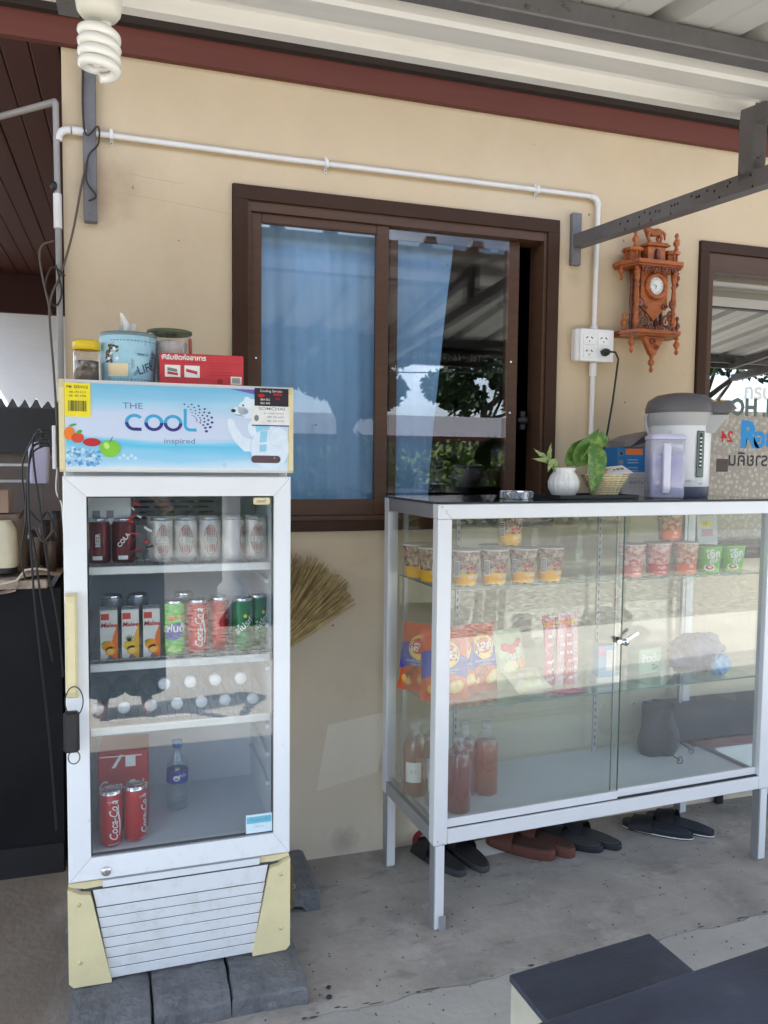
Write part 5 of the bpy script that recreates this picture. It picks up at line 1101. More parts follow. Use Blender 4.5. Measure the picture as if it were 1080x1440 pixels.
cup('noodle_cup', 'red banded instant noodle cup between the pale pink and the orange one', .842, .085, Z1, flat('cup_red', S((206, 40, 50))), pinkN, -.6, 'pink and orange noodle cups', 'หมูสับ', W_)
orn = flat('cup_orange', S((232, 104, 48)))
cup('noodle_cup', 'orange banded instant noodle cup left of the green ones', .948, .075, Z1, orn, mat('orange_noodle_print', S((150, 86, 60)), .45, col2=S((236, 200, 170)), vs=70, thr=(.4, .62)), -.5, 'pink and orange noodle cups', 'กุ้ง', W_)
cup('noodle_cup', 'orange banded instant noodle cup standing on top of the right hand group', .905, .105, Z1+.111, orn, mat('dark_noodle_print', S((110, 60, 44)), .45, col2=S((220, 186, 160)), vs=70, thr=(.4, .62)), -.5, 'pink and orange noodle cups', 'กุ้ง', W_)
def gcup(t, d, label):
    o = thing('porridge_cup', label, 'porridge cup', sw_(t, d, Z1), SA-.5, 'green porridge cups')
    k = lambda y: .035+.009*y/.09
    build('cup', MB(mat('porridge_green', S((116, 190, 72)), .4)).lathe([(.0001, .001), (.033, .001), (.035, .004), (.044, .090)], seg=30), o)
    build('lid', MB(flat('green_lid', S((150, 190, 120)))).lathe([(.044, .089), (.0465, .090), (.0465, .093), (.0001, .094)], seg=30), o)
    mb = MB(W_); f1 = cyl(0, (0, 0, 0), -pi/2, .0006, taper=k); f2 = cyl(0, (0, 0, 0), -pi/2, .0012, taper=k); f3 = cyl(0, (0, 0, 0), -pi/2, .0018, taper=k)
    mb.text('โจ๊ก', .034, .008, .066, f2, .04, rot=.15); mb.text('คัพ', .026, .010, .044, f2, .03, rot=.25); mb.ell(-.004, .022, .019, .012, f1); mb.use(flat('porridge_red', S((196, 70, 50)))); mb.ell(-.004, .022, .013, .007, f2); mb.use(flat('bowl_cream', S((240, 226, 196)))); mb.ell(-.004, .024, .007, .004, f3); build('print', mb, o)
gcup(1.056, .085, 'green porridge cup with white lettering, left one of the two'); gcup(1.157, .085, 'green porridge cup with white lettering, right one beside the white card')
cd_ = thing('price_card', 'white card with yellow and pink marks propped behind the right green cup', 'card', sw_(1.135, .165, Z1), SA, rx=radians(-6))
build('card', MB(W_).box(-.045, .045, 0, .002, .06, .205), cd_)
mb = MB(Y_); p = plane((0, -.0006, 0), (1, 0, 0), (0, 0, 1)); mb.rect(-.024, .15, .022, .170, p); mb.use(flat('card_pink', S((226, 170, 184)))); mb.rect(-.026, .115, .024, .14, p); mb.use(GR_); mb.text('สั่งอาหาร', .016, 0, .192, p); mb.text('25 .-', .012, 0, .16, plane((0, -.001, 0), (1, 0, 0), (0, 0, 1))); build('lettering', mb, cd_)

# ------------------------------------------------------------------ bags of crisps and sweets on the lower shelf
Z2 = .6475
def pillow(w_, h, th, m_, seed=0, crimp=.012):
    r_ = random.Random(seed); ph = [r_.uniform(0, 6) for _ in range(6)]
    def prof(u, v):
        a = max(0, min(1, min(v, 1-v)*h/crimp/1.0-0)); e = min(1, max(0, (min(v, 1-v)*h-crimp)/(.28*h))); e = sin(e*pi/2)
        return e*(max(0, sin(pi*u))**.55)
    def wr(u, v): return .0022*sin(u*19+ph[0]+v*4)*sin(v*13+ph[1])+.0014*sin(u*37+v*23+ph[2])
    mb = MB(m_)
    for s_ in (-1, 1):
        mb.grid(lambda u, v: ((u-.5)*w_*(1-.05*prof(.5, v)), s_*(th/2*prof(u, v)+.0005)+wr(u, v)*(.4+prof(u, v)), h*v), 20, 22)
    surf = lambda off: (lambda x, y: ((x)*(1-.05*prof(.5, y/h)), -(th/2*prof(x/w_+.5, y/h)+.0005)+wr(x/w_+.5, y/h)*(.4+prof(x/w_+.5, y/h))*1.0-off-.0018, y))
    return mb, surf
def subell(mb, x, y, rx, ry, f, n=20, rings=3, rot=0):
    for r_ in range(rings):
        a0, a1 = r_/rings, (r_+1)/rings; V = []
        for k in range(n+1):
            a = 2*pi*k/n
            for q in (a0, a1): X = rx*q*cos(a); Y = ry*q*sin(a); V.append(f(x+X*cos(rot)-Y*sin(rot), y+X*sin(rot)+Y*cos(rot)))
        mb.add(V, [(2*k, 2*k+1, 2*k+3, 2*k+2) for k in range(n)], True)
bagO = mat('crisp_bag_orange', S((214, 84, 30)), .3, var=.08, coat=.4); bagB = flat('crisp_bag_blue', S((46, 66, 170)), .3)
def crisps(label, t, d, rz, rx, k=1.0, seed=1):
    o = thing('crisp_bag', label, 'crisp bag', sw_(t, d, Z2), SA+rz, 'orange and blue crisp bags', rx=rx)
    mb, sf = pillow(.150*k, .215*k, .055, bagO, seed); build('bag', mb, o)
    mb = MB(bagB); f = sf(.0022); f1 = sf(.0036); f2 = sf(.0048); f3 = sf(.006); W__ = .150*k
    mb.grid(lambda u, v: f((u-.5)*W__*.985, (.065+.02*sin(u*3))*k+(.083-.02*u)*k*v), 16, 10, True)
    mb.use(flat('logo_gold', S((244, 214, 96)))); subell(mb, .008*k, .142*k, .040*k, .040*k, f1); mb.use(flat('logo_red', S((214, 40, 40)))); subell(mb, .008*k, .146*k, .036*k, .025*k, f2, rot=.1)
    mb.use(W_); mb.text('เลย์', .044*k, .008*k, .143*k, f3, .035)
    mb.use(W_); mb.text('มันฝรั่งทอดกรอบ', .0115*k, .006*k, .098*k, f3); mb.text('รสเผ็ดจัดจ้าน', .0095*k, .006*k, .088*k, f3)
    mb.use(flat('crisp_gold', S((240, 190, 96)))); subell(mb, .035*k, .045*k, .028*k, .020*k, f2, rot=.4); subell(mb, -.035*k, .036*k, .020*k, .016*k, f2, rot=-.4); mb.use(flat('crisp_pale', S((248, 222, 150)))); subell(mb, .036*k, .046*k, .020*k, .013*k, f3, rot=.4)
    mb.use(flat('flavour_brown', S((120, 30, 20)))); mb.text('HOT', .026*k, -.012*k, .060*k, f3, .03, rot=.55); build('print', mb, o); return o
crisps('orange and blue crisp bag at the very left of the lower shelf, farthest back', .045, .235, -.9, radians(-10), 1, 1)
crisps('orange and blue crisp bag leaning nearest the left side pane', .085, .125, -.35, radians(-8), 1, 2)
crisps('orange and blue crisp bag just right of the front post', .150, .165, -.1, radians(-12), .98, 3)
crisps('orange and blue crisp bag at the right end of the crisp bags', .240, .175, .12, radians(-12), 1.0, 4)
o = thing('jelly_bag', 'pale green snack bag with red berries right of the crisp bags', 'snack bag', sw_(.360, .175, Z2), SA+.2, rx=radians(-16))
mb, sf = pillow(.135, .19, .05, mat('pale_green_bag', S((196, 206, 166)), .35, var=.1, vs=25, coat=.3), 9); build('bag', mb, o)
mb = MB(flat('berry', S((206, 50, 62)))); f = sf(.001); f2 = sf(.002); subell(mb, -.030, .132, .018, .014, f); subell(mb, -.008, .124, .018, .014, f); subell(mb, .022, .140, .016, .011, f, rot=.5); subell(mb, .040, .150, .012, .008, f, rot=.5); mb.use(flat('peach', S((232, 180, 130)))); subell(mb, .030, .075, .026, .020, f); mb.use(flat('bag_cream', S((244, 236, 200)))); subell(mb, -.02, .07, .03, .018, f, rot=.2); mb.use(W_); mb.text('เยลลี่', .030, -.005, .100, f2, .02, rot=.15); build('print', mb, o)
o = thing('sweet_bag', 'crumpled clear sweet bag with yellow print lying before the pale green bag', 'snack bag', sw_(.385, .085, Z2+.015), SA+.15, rx=radians(-62))
mb, sf = pillow(.14, .10, .035, mat('yellow_white_bag', S((226, 218, 150)), .35, col2=S((236, 236, 226)), vs=30, coat=.3), 12); build('bag', mb, o)
o = thing('pink_sweet_strips', 'bundle of tall pink sweet strips in clear wrappers with yellow tops', 'sweets', sw_(.525, .15, Z2), SA)
for k in range(6):
    mb, sf = pillow(.030, .225+.006*(k % 3), .016, mat('pink_strip_%d' % (k % 3), S(((222, 138, 150), (206, 96, 116), (236, 190, 196))[k % 3]), .3, var=.15, vs=40, coat=.4), 20+k, .008)
    mb.use(flat('pink_white', S((244, 226, 228)))); [mb.rect(-.009, .02+.028*q, .009, .030+.028*q, sf(.001)) for q in range(6)]; mb.use(Y_ if k % 2 else O_); mb.rect(-.013, .196, .013, .214, sf(.001))
    b_ = build('strip', mb, o, loc=(-.055+.022*k, .012*(k % 2), 0), rot=(radians(-5), radians(random.Random(k).uniform(-5, 5)), 0))
o = thing('sweet_strip_lying', 'single pink strip packet lying flat before the upright pink bundle', 'sweets', sw_(.560, .07, Z2+.001), SA+.1)
mb, sf = pillow(.030, .13, .012, MATS['pink_strip_0'], 31, .008); build('strip', mb, o, rot=(radians(-86), 0, radians(85)))
o = thing('blue_white_box', 'small light blue and white box on the lower shelf near the lock', 'box', sw_(.690, .15, Z2), SA-.1)
build('box', MB(flat('pack_blue', S((150, 186, 214)))).box(-.034, .034, -.02, .02, .022, .125, .001), o); build('base', MB(W_).box(-.042, .05, -.026, .024, 0, .0215, .001), o); mb = MB(flat('pack_pink', S((220, 160, 190)))); p = plane((0, -.0206, 0), (1, 0, 0), (0, 0, 1)); mb.rect(-.033, .09, -.01, .122, p); mb.use(W_); mb.rect(-.005, .04, .028, .11, p); build('print', mb, o)
o = thing('green_box', 'small green and white cup pack behind the sliding door edge', 'box', sw_(.895, .2, Z2), SA+.15)
build('pack', MB(flat('pack_green', S((176, 206, 180)))).box(-.055, .055, -.03, .03, 0, .09, .004), o); mb = MB(W_); p = plane((0, -.0306, 0), (1, 0, 0), (0, 0, 1)); mb.text('ข้าวต้ม', .034, 0, .055, p, .03); mb.use(flat('deep_green', S((70, 140, 90)))); mb.text('โจ๊ก', .024, .02, .022, p, .02); build('print', mb, o)
def lump(name, label, cat, loc, sx, sy, sz, m_, seed, rz=0):
    r_ = random.Random(seed); ph = [r_.uniform(0, 6) for _ in range(8)]; mb = MB(m_)
    def f(u, v):
        a = 2*pi*u; b = pi*v; k = 1+.12*sin(3*a+ph[0])*sin(2*b+ph[1])+.09*sin(7*a+ph[2]+b*5)+.05*sin(13*a+ph[3])*sin(11*b+ph[4])
        return (sx*k*sin(b)*cos(a), sy*k*sin(b)*sin(a), max(0, sz*(1-cos(b)*k)/1.0*.5+0) if True else 0)
    mb.grid(f, 40, 22); return tag(build(name, mb, loc=loc, rot=(0, 0, rz)), label, cat)
lump('blue_bag', 'crumpled dark blue plastic bag lying on the lower shelf at the right', 'bag', sw_(1.085, .16, Z2), .115, .06, .13, mat('navy_bag', S((52, 60, 92)), .28, col2=S((96, 106, 140)), vs=18), 3, .1)
lump('sky_blue_bag', 'bright blue crumpled packet in front of the dark blue bag', 'bag', sw_(1.125, .085, Z2), .045, .025, .075, mat('sky_bag', S((84, 150, 206)), .3, col2=S((170, 206, 232)), vs=30), 5, .3)
lump('grey_bag', 'flat grey plastic bag at the right end of the lower shelf', 'bag', sw_(1.195, .22, Z2), .05, .05, .06, mat('grey_bag', S((110, 112, 124)), .3, col2=S((150, 154, 168)), vs=30), 8)

# ------------------------------------------------------------------ bottles on the deck
BP = [(.0001, 0), (.037, 0), (.0405, .005), (.0405, .150), (.038, .170), (.028, .190), (.0165, .203), (.0155, .225)]
def gb_(label, t, d, liq, fill=.125, lab=None, capc=W_, group='glass bottles of drink on the deck'):
    o = thing('drink_bottle', label, 'bottle', sw_(t, d, .305), SA, group)
    build('bottle', MB(glass('bottle_plastic', (.90, .90, .88), .07, haze=(.8, .8, .8), hz=.05)).lathe(BP, seg=26), o)
    if liq:
        pr = [(.0001, .003), (.0380, .003), (.0392, .006), (.0392, .150), (.0365, .168), (.0001, .169)]
        build('liquid', MB(liq).lathe(pr, seg=26), o)
    build('cap', MB(plasC).lathe([(.0160, .216), (.0175, .218), (.0175, .234), (.0001, .235)], seg=20), o)
    if lab:
        mb = MB(lab); f = cyl(.0405, (0, 0, 0), -pi/2-.5, .0006); mb.rect(-.026, .05, .026, .115, f, 8); mb.use(GR_); mb.text('ชา', .02, 0, .085, cyl(.0405, (0, 0, 0), -pi/2-.5, .001)); build('label', mb, o)
    return o
LQ = {'red_brown_liquid': (.86, .42, .28), 'dark_red_liquid': (.82, .36, .24), 'orange_liquid': (.93, .56, .26), 'pink_liquid': (.92, .66, .50)}
def liq(name, c): return glass(name, LQ[name], .03, haze=tuple(.85*c**2.9 for c in LQ[name]), hz=.42)
gb_('tall bottle of red brown drink just right of the front post', .128, .105, liq('red_brown_liquid', S((196, 74, 44))), .20)
gb_('bottle of darker red drink standing behind the front red brown one', .205, .215, liq('dark_red_liquid', S((176, 62, 40))), .20)
gb_('orange drink bottle, rightmost of the bottles on the deck', .272, .195, liq('orange_liquid', S((226, 112, 36))), .20)
gb_('pinkish drink bottle with a white label by the left side pane', .050, .265, liq('pink_liquid', S((206, 120, 84))), .20, W_)
gb_('empty clear bottle with a white label at the left front corner', .085, .170, None, 0, flat('label_grey', S((200, 204, 206))))
gb_('second pinkish drink bottle between the left side pane bottles', .095, .290, liq('pink_liquid', 0), .2, W_)

# black pouch with rings hanging at the right end inside
bg_ = thing('black_bag', 'black drawstring pouch with metal eyelets on the deck at the right', 'bag', sw_(1.055, .30, .3045), SA)
mb = MB(mat('black_fabric', (.02, .022, .03), .7, var=.3)); r_ = random.Random(4)
mb.grid(lambda u, v: ((.080+.018*sin(v*5))*sin(2*pi*u)*(1-.25*v)*.95, (.045+.01*sin(v*7))*cos(2*pi*u)*(1+.12*sin(u*31)), .185*v), 36, 14); mb.lathe([(.0001, .184), (.055, .184)], seg=20, sy=.5)
build('pouch', mb, bg_)
for x, y, z in ((.035, -.13, .05), (-.005, -.12, .012)):
    mb = MB(steelM); mb.tube([(x+.011*cos(a), y, z+.013*sin(a)) for a in [2*pi*i/18 for i in range(18)]], .0028, 6, closed=True); build('eyelet', mb, bg_)
    mb = MB(blackM); mb.tube([(x, y, z), (x-.02, y+.05, z+.02), (x-.03, y+.085, z+.05)], .003, 6); build('string', mb, bg_)

# ------------------------------------------------------------------ things on the showcase top
ZT = 1.265
at_ = thing('ashtray', 'clear cut glass ashtray at the left of the showcase top', 'ashtray', sw_(.345, .16, ZT), SA)
agM = mat('cut_glass', (.86, .88, .88), .08, trans=.85, ior=1.5, var=.02)
mb = MB(agM); mb.lathe([(.0001, .004), (.036, .004), (.040, .024), (.050, .025), (.053, .022), (.050, 0), (.0001, 0)], seg=16, sy=.8, smooth=False); build('dish', mb, at_)
mb = MB(agM)
for k in range(16): a = 2*pi*k/16; mb.box(-.0, 0, 0, 0, 0, 0) if False else mb.tube([(.052*cos(a), .0415*sin(a), .002), (.0535*cos(a), .043*sin(a), .021)], .0035, 5)
stuff(build('facets', mb, at_))
ty = thing('black_tray', 'low black tray under the white vase', 'tray', sw_(.590, .17, ZT), SA)
mb = MB(blackM); mb.box(-.13, .17, -.085, .085, 0, .004, .001); mb.box(-.13, .17, -.085, -.08, .004, .012); mb.box(-.13, .17, .08, .085, .004, .012); mb.box(-.13, -.125, -.08, .08, .004, .012); mb.box(.165, .17, -.08, .08, .004, .012); build('tray', mb, ty)
vs = thing('white_vase', 'small white ribbed vase holding a green plant on the black tray', 'vase', sw_(.520, .16, ZT+.0045), SA); vs.scale = (1.12, 1.12, 1.08)
VP = [(.0001, .002), (.024, 0), (.033, .006), (.044, .025), (.045, .045), (.038, .064), (.031, .074), (.031, .079), (.036, .086), (.033, .088), (.028, .080), (.0001, .078)]
ns = 72; V = []; F = []
for r, z in VP:
    for k in range(ns): a = 2*pi*k/ns; rr_ = r*(1+(.035*cos(a*18) if .004 < z < .070 else 0)); V.append((rr_*cos(a), rr_*sin(a), z))
for i in range(len(VP)-1):
    for k in range(ns): a = i*ns+k; b = i*ns+(k+1) % ns; F.append((a, b, b+ns, a+ns))
build('vase', MB(mat('white_ceramic', (.80, .79, .76), .22, var=.02, coat=.4)).add(V, F, True), vs)
pt_ = thing('arrowhead_plant', 'arrowhead plant with pale green leaves growing from the white vase', 'plant', sw_(.520, .16, ZT+.08), SA)
def leafm(pts, w_, m_, fold=.25, nrm=(0, -1, .3)):
    """a leaf along a mid-rib through pts"""
    pts = [Vector(p) for p in pts]; n = 14; mb = MB(m_)
    def mid(t): 
        k = t*(len(pts)-1); i = min(int(k), len(pts)-2); return pts[i].lerp(pts[i+1], k-i)
    N0 = Vector(nrm).normalized(); V = []
    for i in range(n+1):
        t = i/n; c = mid(t); d = (mid(min(1, t+.05))-mid(max(0, t-.05))).normalized(); s_ = d.cross(N0).normalized()
        wv = w_*(sin(pi*min(1, t*1.0)**.62))*(1-.15*t)+.0004
        for q in (-1, -.5, 0, .5, 1): V.append(c+s_*wv*q*.5+N0*(-abs(q)*wv*fold*-1*.5)+N0*.0015*sin(i*1.3+q*3))
    return mb.add(V, [(i*5+j, i*5+j+1, (i+1)*5+j+1, (i+1)*5+j) for i in range(n) for j in range(4)], True)
stems = MB(leafL)
LV = [([(.03, -.01, .02), (.055, -.02, .075), (.088, -.025, .128)], .062, leafM), ([(.065, -.03, .085), (.072, -.04, .04), (.062, -.045, -.02), (.052, -.05, -.060)], .062, leafM), ([(.07, -.02, .080), (.10, -.03, .10), (.128, -.02, .098)], .045, leafM), ([(.01, .0, .02), (.035, -.005, .07), (.06, .0, .10)], .05, leafM),
      ([(-.035, -.01, .025), (-.070, -.02, .036), (-.112, -.02, .040)], .020, leafL), ([(-.030, -.02, .030), (-.060, -.03, .030), (-.070, -.03, .004)], .022, leafL), ([(-.05, .0, .03), (-.047, 0, .06), (-.042, 0, .085)], .014, leafL), ([(-.06, -.01, .045), (-.085, -.01, .055), (-.108, -.02, .068)], .012, leafL)]
for i, (p, w__, m_) in enumerate(LV):
    build('leaf', leafm(p, w__, m_), pt_); stems.tube([(.0, 0, -.04), (p[0][0]*.4, 0, .0), p[0]], .0022, 6)
build('stem', stems, pt_); pt_.scale = (1.22, 1.22, 1.15)
bk = thing('woven_basket', 'small cream woven basket holding papers beside the vase', 'basket', sw_(.675, .155, ZT), SA); bk.scale = (1.15, 1.15, 1.25)
bkM = mat('cream_weave', S((216, 200, 160)), .6, var=.12, vs=60)
mb = MB(bkM)
def bkf(z): return .028+.042*(z/.062)**.8
for k in range(10):
    z = .006+k*.006; mb.tube([(bkf(z)*(1+.012*(-1)**(j+k))*cos(2*pi*j/40), bkf(z)*(1+.012*(-1)**(j+k))*.78*sin(2*pi*j/40), z+.0012*(-1)**j) for j in range(40)], .0028 if k % 3 else .0021, 6, closed=True)
stuff(build('weave', mb, bk)); build('wall', MB(mat('cream_weave_dark', S((176, 158, 118)), .7)).lathe([(.026, .003), (bkf(.03)*.95, .03), (bkf(.058)*.95, .058)], seg=28, sy=.78), bk)
build('foot', MB(bkM).lathe([(.0001, 0), (.034, 0), (.030, .006), (.027, .010)], seg=28, sy=.78), bk)
pp = thing('paper_slips', 'folded printed paper slips lying in the woven basket', 'paper', sw_(.685, .15, ZT+.074), SA)
mb = MB(W_); mb.obox((.012, -.01, .016), (.060, .004, .006), (0, .03, .012), (0, -.0002, .0006)); mb.obox((-.02, 0, .010), (.034, 0, -.012), (0, .03, .008), (0, 0, .0006)); mb.use(flat('cream_paper', S((232, 222, 196)))); mb.obox((-.03, -.01, .012), (.03, .006, .012), (0, .03, 0), (0, 0, .0007)); mb.use(K_)
for a, b in ((-.012, .004), (.006, .007), (.024, .009), (.04, .010)): mb.obox((a, -.018, b+.013), (.006, .0004, .0006), (0, .004, .0016), (0, 0, .0004))
mb.use(O_); mb.obox((-.030, -.022, .0175), (.010, .001, .004), (0, .006, 0), (0, 0, .0004)); stuff(build('slips', mb, pp))
tp_ = thing('tape_roll', 'roll of yellow tape standing behind the basket', 'tape', sw_(.760, .29, ZT+.018), SA)
mb = MB(mat('yellow_tape', S((206, 176, 60)), .35)); mb.lathe([(.012, -.008), (.020, -.008), (.020, .008), (.012, .008), (.012, -.008)], (0, 0, .048), 26, 'y'); build('roll', mb, tp_)
build('stand', MB(GR_).box(-.012, .012, -.012, .012, -.018, .028, .002), tp_)
bx_ = thing('blue_printed_box', 'bright blue printed carton behind the water jug', 'box', sw_(.880, .33, ZT), SA-.08)
build('carton', MB(mat('blue_card', S((30, 118, 178)), .45)).box(-.045, .085, -.03, .05, 0, .172, .001), bx_)
mb = MB(O_); p = plane((0, -.0306, 0), (1, 0, 0), (0, 0, 1)); p2 = plane((0, -.031, 0), (1, 0, 0), (0, 0, 1)); mb.rect(-.010, .146, .06, .168, p); mb.use(GR_); [mb.ell(-.028, z, .010, .009, p) for z in (.150, .118, .095)]; mb.use(K_); mb.ell(-.028, .150, .006, .006, p2); mb.use(W_); [mb.text('oooooooooo', .008, .02, z, p) for z in (.128, .118, .100, .09, .07)]; mb.text('บริการ', .016, .0, .045, p, .02); build('print', mb, bx_)
gd = thing('grey_device', 'grey and black slatted box lying on the blue carton behind the kettle', 'device', sw_(.905, .34, ZT+.173), SA+.1)
mb = MB(mat('grey_case', S((120, 112, 112)), .45)); mb.prism([(-.06, 0), (.12, 0), (.12, .062), (.0, .042), (-.06, .020)], (0, -.05, 0), (1, 0, 0), (0, 0, 1), (0, 1, 0), .09); mb.use(K_)
for k in range(5): mb.obox((.015+.010*k, -.0505, .014+.007*k), (.045, 0, .012), (0, .0008, 0), (0, 0, .0016))
build('case', mb, gd)
wt = thing('water_sign', 'small pale plaque lettered WATTA behind the jug', 'plaque', sw_(.845, .245, ZT), SA)
build('block', MB(mat('pale_grey_plaque', S((196, 190, 186)), .5)).prism([(-.055, 0), (.06, 0), (.06, .075), (.045, .085), (-.015, .085), (-.055, .05)], (0, 0, 0), (1, 0, 0), (0, 0, 1), (0, -1, 0), .03), wt)
mb = MB(GR_); p = plane((0, -.0306, 0), (1, 0, 0), (0, 0, 1)); mb.text('WATTA', .017, .004, .048, p, .03); ring(mb, .004, .048, .0016, .0008, 0, 6, p); mb.rect(-.030, .062, .040, .063, p); mb.rect(-.030, .033, .040, .034, p); build('lettering', mb, wt)
jg = thing('water_jug', 'translucent violet white plastic water jug, half full, on the showcase top', 'jug', sw_(.893, .125, ZT), SA-.42)
jugM = glass('jug_plastic', (.88, .88, .94), .06, .02, haze=(.80, .80, .90), hz=.5)
def sqr(z, k, sy=.8): return None
def roundrect(hw, hd, r, n=6):
    P = []
    for cx_, cy_, a0 in ((hw-r, hd-r, 0), (-hw+r, hd-r, pi/2), (-hw+r, -hd+r, pi), (hw-r, -hd+r, 1.5*pi)):
        P += [(cx_+r*cos(a0+pi/2*i/n), cy_+r*sin(a0+pi/2*i/n)) for i in range(n+1)]
    return P
def loft(mb, secs, caps=True):
    n = len(secs[0][0]); V = [(x, y, z) for P, z in secs for x, y in P]; F = [(i*n+k, i*n+(k+1) % n, (i+1)*n+(k+1) % n, (i+1)*n+k) for i in range(len(secs)-1) for k in range(n)]
    mb.add(V, F, True)
    if caps: mb.add(V[:n], [tuple(range(n))[::-1]], False); mb.add(V[-n:], [tuple(range(n))], False)
    return mb
jw = .057; build('jug', loft(MB(jugM), [(roundrect(jw-.004, .042, .014), 0), (roundrect(jw, .046, .016), .006), (roundrect(jw+.001, .047, .016), .19), (roundrect(jw-.001, .045, .016), .196)]), jg)
build('lid', loft(MB(mat('jug_lid_violet', S((208, 206, 230)), .35, var=.02)), [(roundrect(jw+.003, .049, .017), .1965), (roundrect(jw+.003, .049, .017), .206), (roundrect(jw-.008, .040, .014), .213)]), jg)
build('water', loft(MB(mat('jug_water', S((176, 178, 216)), .1, var=.02)), [(roundrect(jw-.004, .042, .013), .006), (roundrect(jw-.003, .043, .013), .140)]), jg)
build('handle', loft(MB(mat('jug_handle_violet', S((222, 220, 238)), .35, var=.02)), [([(x-.012, y-.058) for x, y in roundrect(.011, .006, .004)], .018), ([(x-.012, y-.062) for x, y in roundrect(.012, .010, .004)], .03), ([(x-.012, y-.062) for x, y in roundrect(.012, .010, .004)], .170), ([(x-.012, y-.056) for x, y in roundrect(.012, .006, .004)], .182)]), jg)
# electric thermo pot
kp = thing('thermo_pot', 'white electric thermo pot with dark grey lid and spout behind the jug', 'kettle', sw_(1.055, .245, ZT), SA-.60); kp.scale = (1.2, 1.2, 1.12)
def oval(rx, ry, n=36, dx=0, dy=0, pw=1): return [(dx+rx*cos(2*pi*i/n), dy+ry*sin(2*pi*i/n)) for i in range(n)]
build('base_ring', loft(MB(mat('blue_grey_plastic', S((92, 96, 112)), .4)), [(oval(.083, .083), 0), (oval(.086, .086), .005), (oval(.086, .086), .032)]), kp)
build('body', loft(MB(whiteF), [(oval(.086, .086), .0325), (oval(.087, .087), .12), (oval(.088, .089), .215), (oval(.090, .092), .235)]), kp)
shM = mat('silver_grey_plastic', S((176, 176, 176)), .35, var=.03)
build('collar', loft(MB(shM), [(oval(.092, .094), .222), (oval(.096, .100, dy=-.004), .262)]), kp)
build('lid', loft(MB(dkgrey), [(oval(.099, .103, dy=-.004), .2625), (oval(.101, .105, dy=-.004), .275), (oval(.094, .098, dy=-.004), .300), (oval(.070, .078), .318), (oval(.03, .035), .326)]), kp)
sp_ = MB(dkgrey); sp_.prism([(.02, .2), (.105, .262), (.165, .268), (.170, .280), (.12, .296), (.04, .305)], (0, .035, 0), (1, 0, 0), (0, 0, 1), (0, -1, 0), .07)
sp_2 = loft(MB(dkgrey), [([(x+.075, y-.02) for x, y in roundrect(.050, .032, .02)], .255), ([(x+.088, y-.024) for x, y in roundrect(.062, .036, .022)], .275), ([(x+.080, y-.022) for x, y in roundrect(.055, .030, .018)], .300)]); build('spout', sp_2, kp)
cl = loft(MB(shM), [([(x+.060, y-.03) for x, y in roundrect(.030, .03, .012)], .200), ([(x+.080, y-.03) for x, y in roundrect(.050, .034, .02)], .2545)]); build('spout_underside', cl, kp)
mb = MB(mat('button_gold', S((196, 170, 120)), .3, .3)); [mb.ball((.085+.022*k, -.05, .2985), .009, .007, .004, 10, 5) for k in range(2)]; mb.use(GR_); mb.ball((.062, -.05, .300), .010, .008, .004, 10, 5); build('buttons', mb, kp)
R88 = .0905; mb = MB(mat('gauge_dark', S((56, 62, 62)), .3)); f = cyl(R88, (0, 0, 0), -pi/2, .0012); f2 = cyl(R88, (0, 0, 0), -pi/2, .002); mb.rect(.040, .062, .066, .205, cyl(R88, (0, 0, 0), -pi/2, .0004), 4); mb.use(flat('gauge_green', S((108, 126, 116)))); mb.rect(.042, .064, .064, .203, f, 4); mb.use(K_); mb.rect(.048, .09, .058, .198, f2, 3)
mb.use(W_); [mb.rect(.0495, .096+.012*k, .0565, .1005+.012*k, cyl(R88, (0, 0, 0), -pi/2, .003), 2) for k in range(8)]; mb.use(GR_); mb.text('4.8 L', .009, .02, .05, f); mb.ell(-.004, .07, .012, .006, f); mb.text('SAFE', .007, .055, .042, f); build('gauge', mb, kp)
build('handle', MB(shM).tube([(-.090, -.02, .262), (-.101, -.03, .25), (-.098, -.035, .215), (-.086, -.03, .190)], .005, 8), kp)
build('hinge', MB(W_).box(.02, .045, .05, .08, .318, .330, .004), kp)
build('dark_sticker', MB(flat('sticker_brown', S((78, 62, 56)))).rect(2.405, 1.350, 2.462, 1.402, plane((0, .0288, 0), (1, 0, 0), (0, 0, 1))), w2)

# ------------------------------------------------------------------ footwear and paper on the floor
def slipper(parent, x, y, rz, sole, top_, strap, mid=None, L=.255, Wd=.094, side=1, th=.022, kind='slide'):
    cs, sn = cos(rz), sin(rz)
    def outl(k=1.0, n=34):
        P = []
        for i in range(n):
            a = 2*pi*i/n; u = cos(a); v = sin(a); w_ = Wd/2*(.88+.12*u); P.append((L/2*math.copysign(abs(u)**.8, u)*k, math.copysign(abs(v)**.72, v)*w_*k+side*.006*u))
        return P
    T = lambda P, z: ([(x+a*cs-b*sn, y+a*sn+b*cs) for a, b in P], z)
    o = build('sole', loft(MB(sole), [T(outl(.975), 0), T(outl(1.0), .003), T(outl(1.0), th*.75), T(outl(.985), th)]), parent)
    build('insole', loft(MB(top_), [T(outl(.93), th+.0004), T(outl(.90), th+.003)]), o)
    if mid: build('trim', loft(MB(mid), [T(outl(1.012), .004), T(outl(1.014), .008)], False), o)
    mb = MB(strap)
    def st(u, v, off=0):
        a = pi*u; px = .010+.085*v; hw = Wd/2*(1.02+.08*v); h = .050-.016*v+off
        lx, ly = px+.012*sin(a)*(.5-v), hw*cos(a)+side*.004; z = th*.45+(h)*sin(a)**.8
        return (x+lx*cs-ly*sn, y+lx*sn+ly*cs, z)
    mb.grid(lambda u, v: st(u, v), 18, 6); mb.grid(lambda u, v: st(u, v, -.004), 18, 6); build('strap', mb, o)
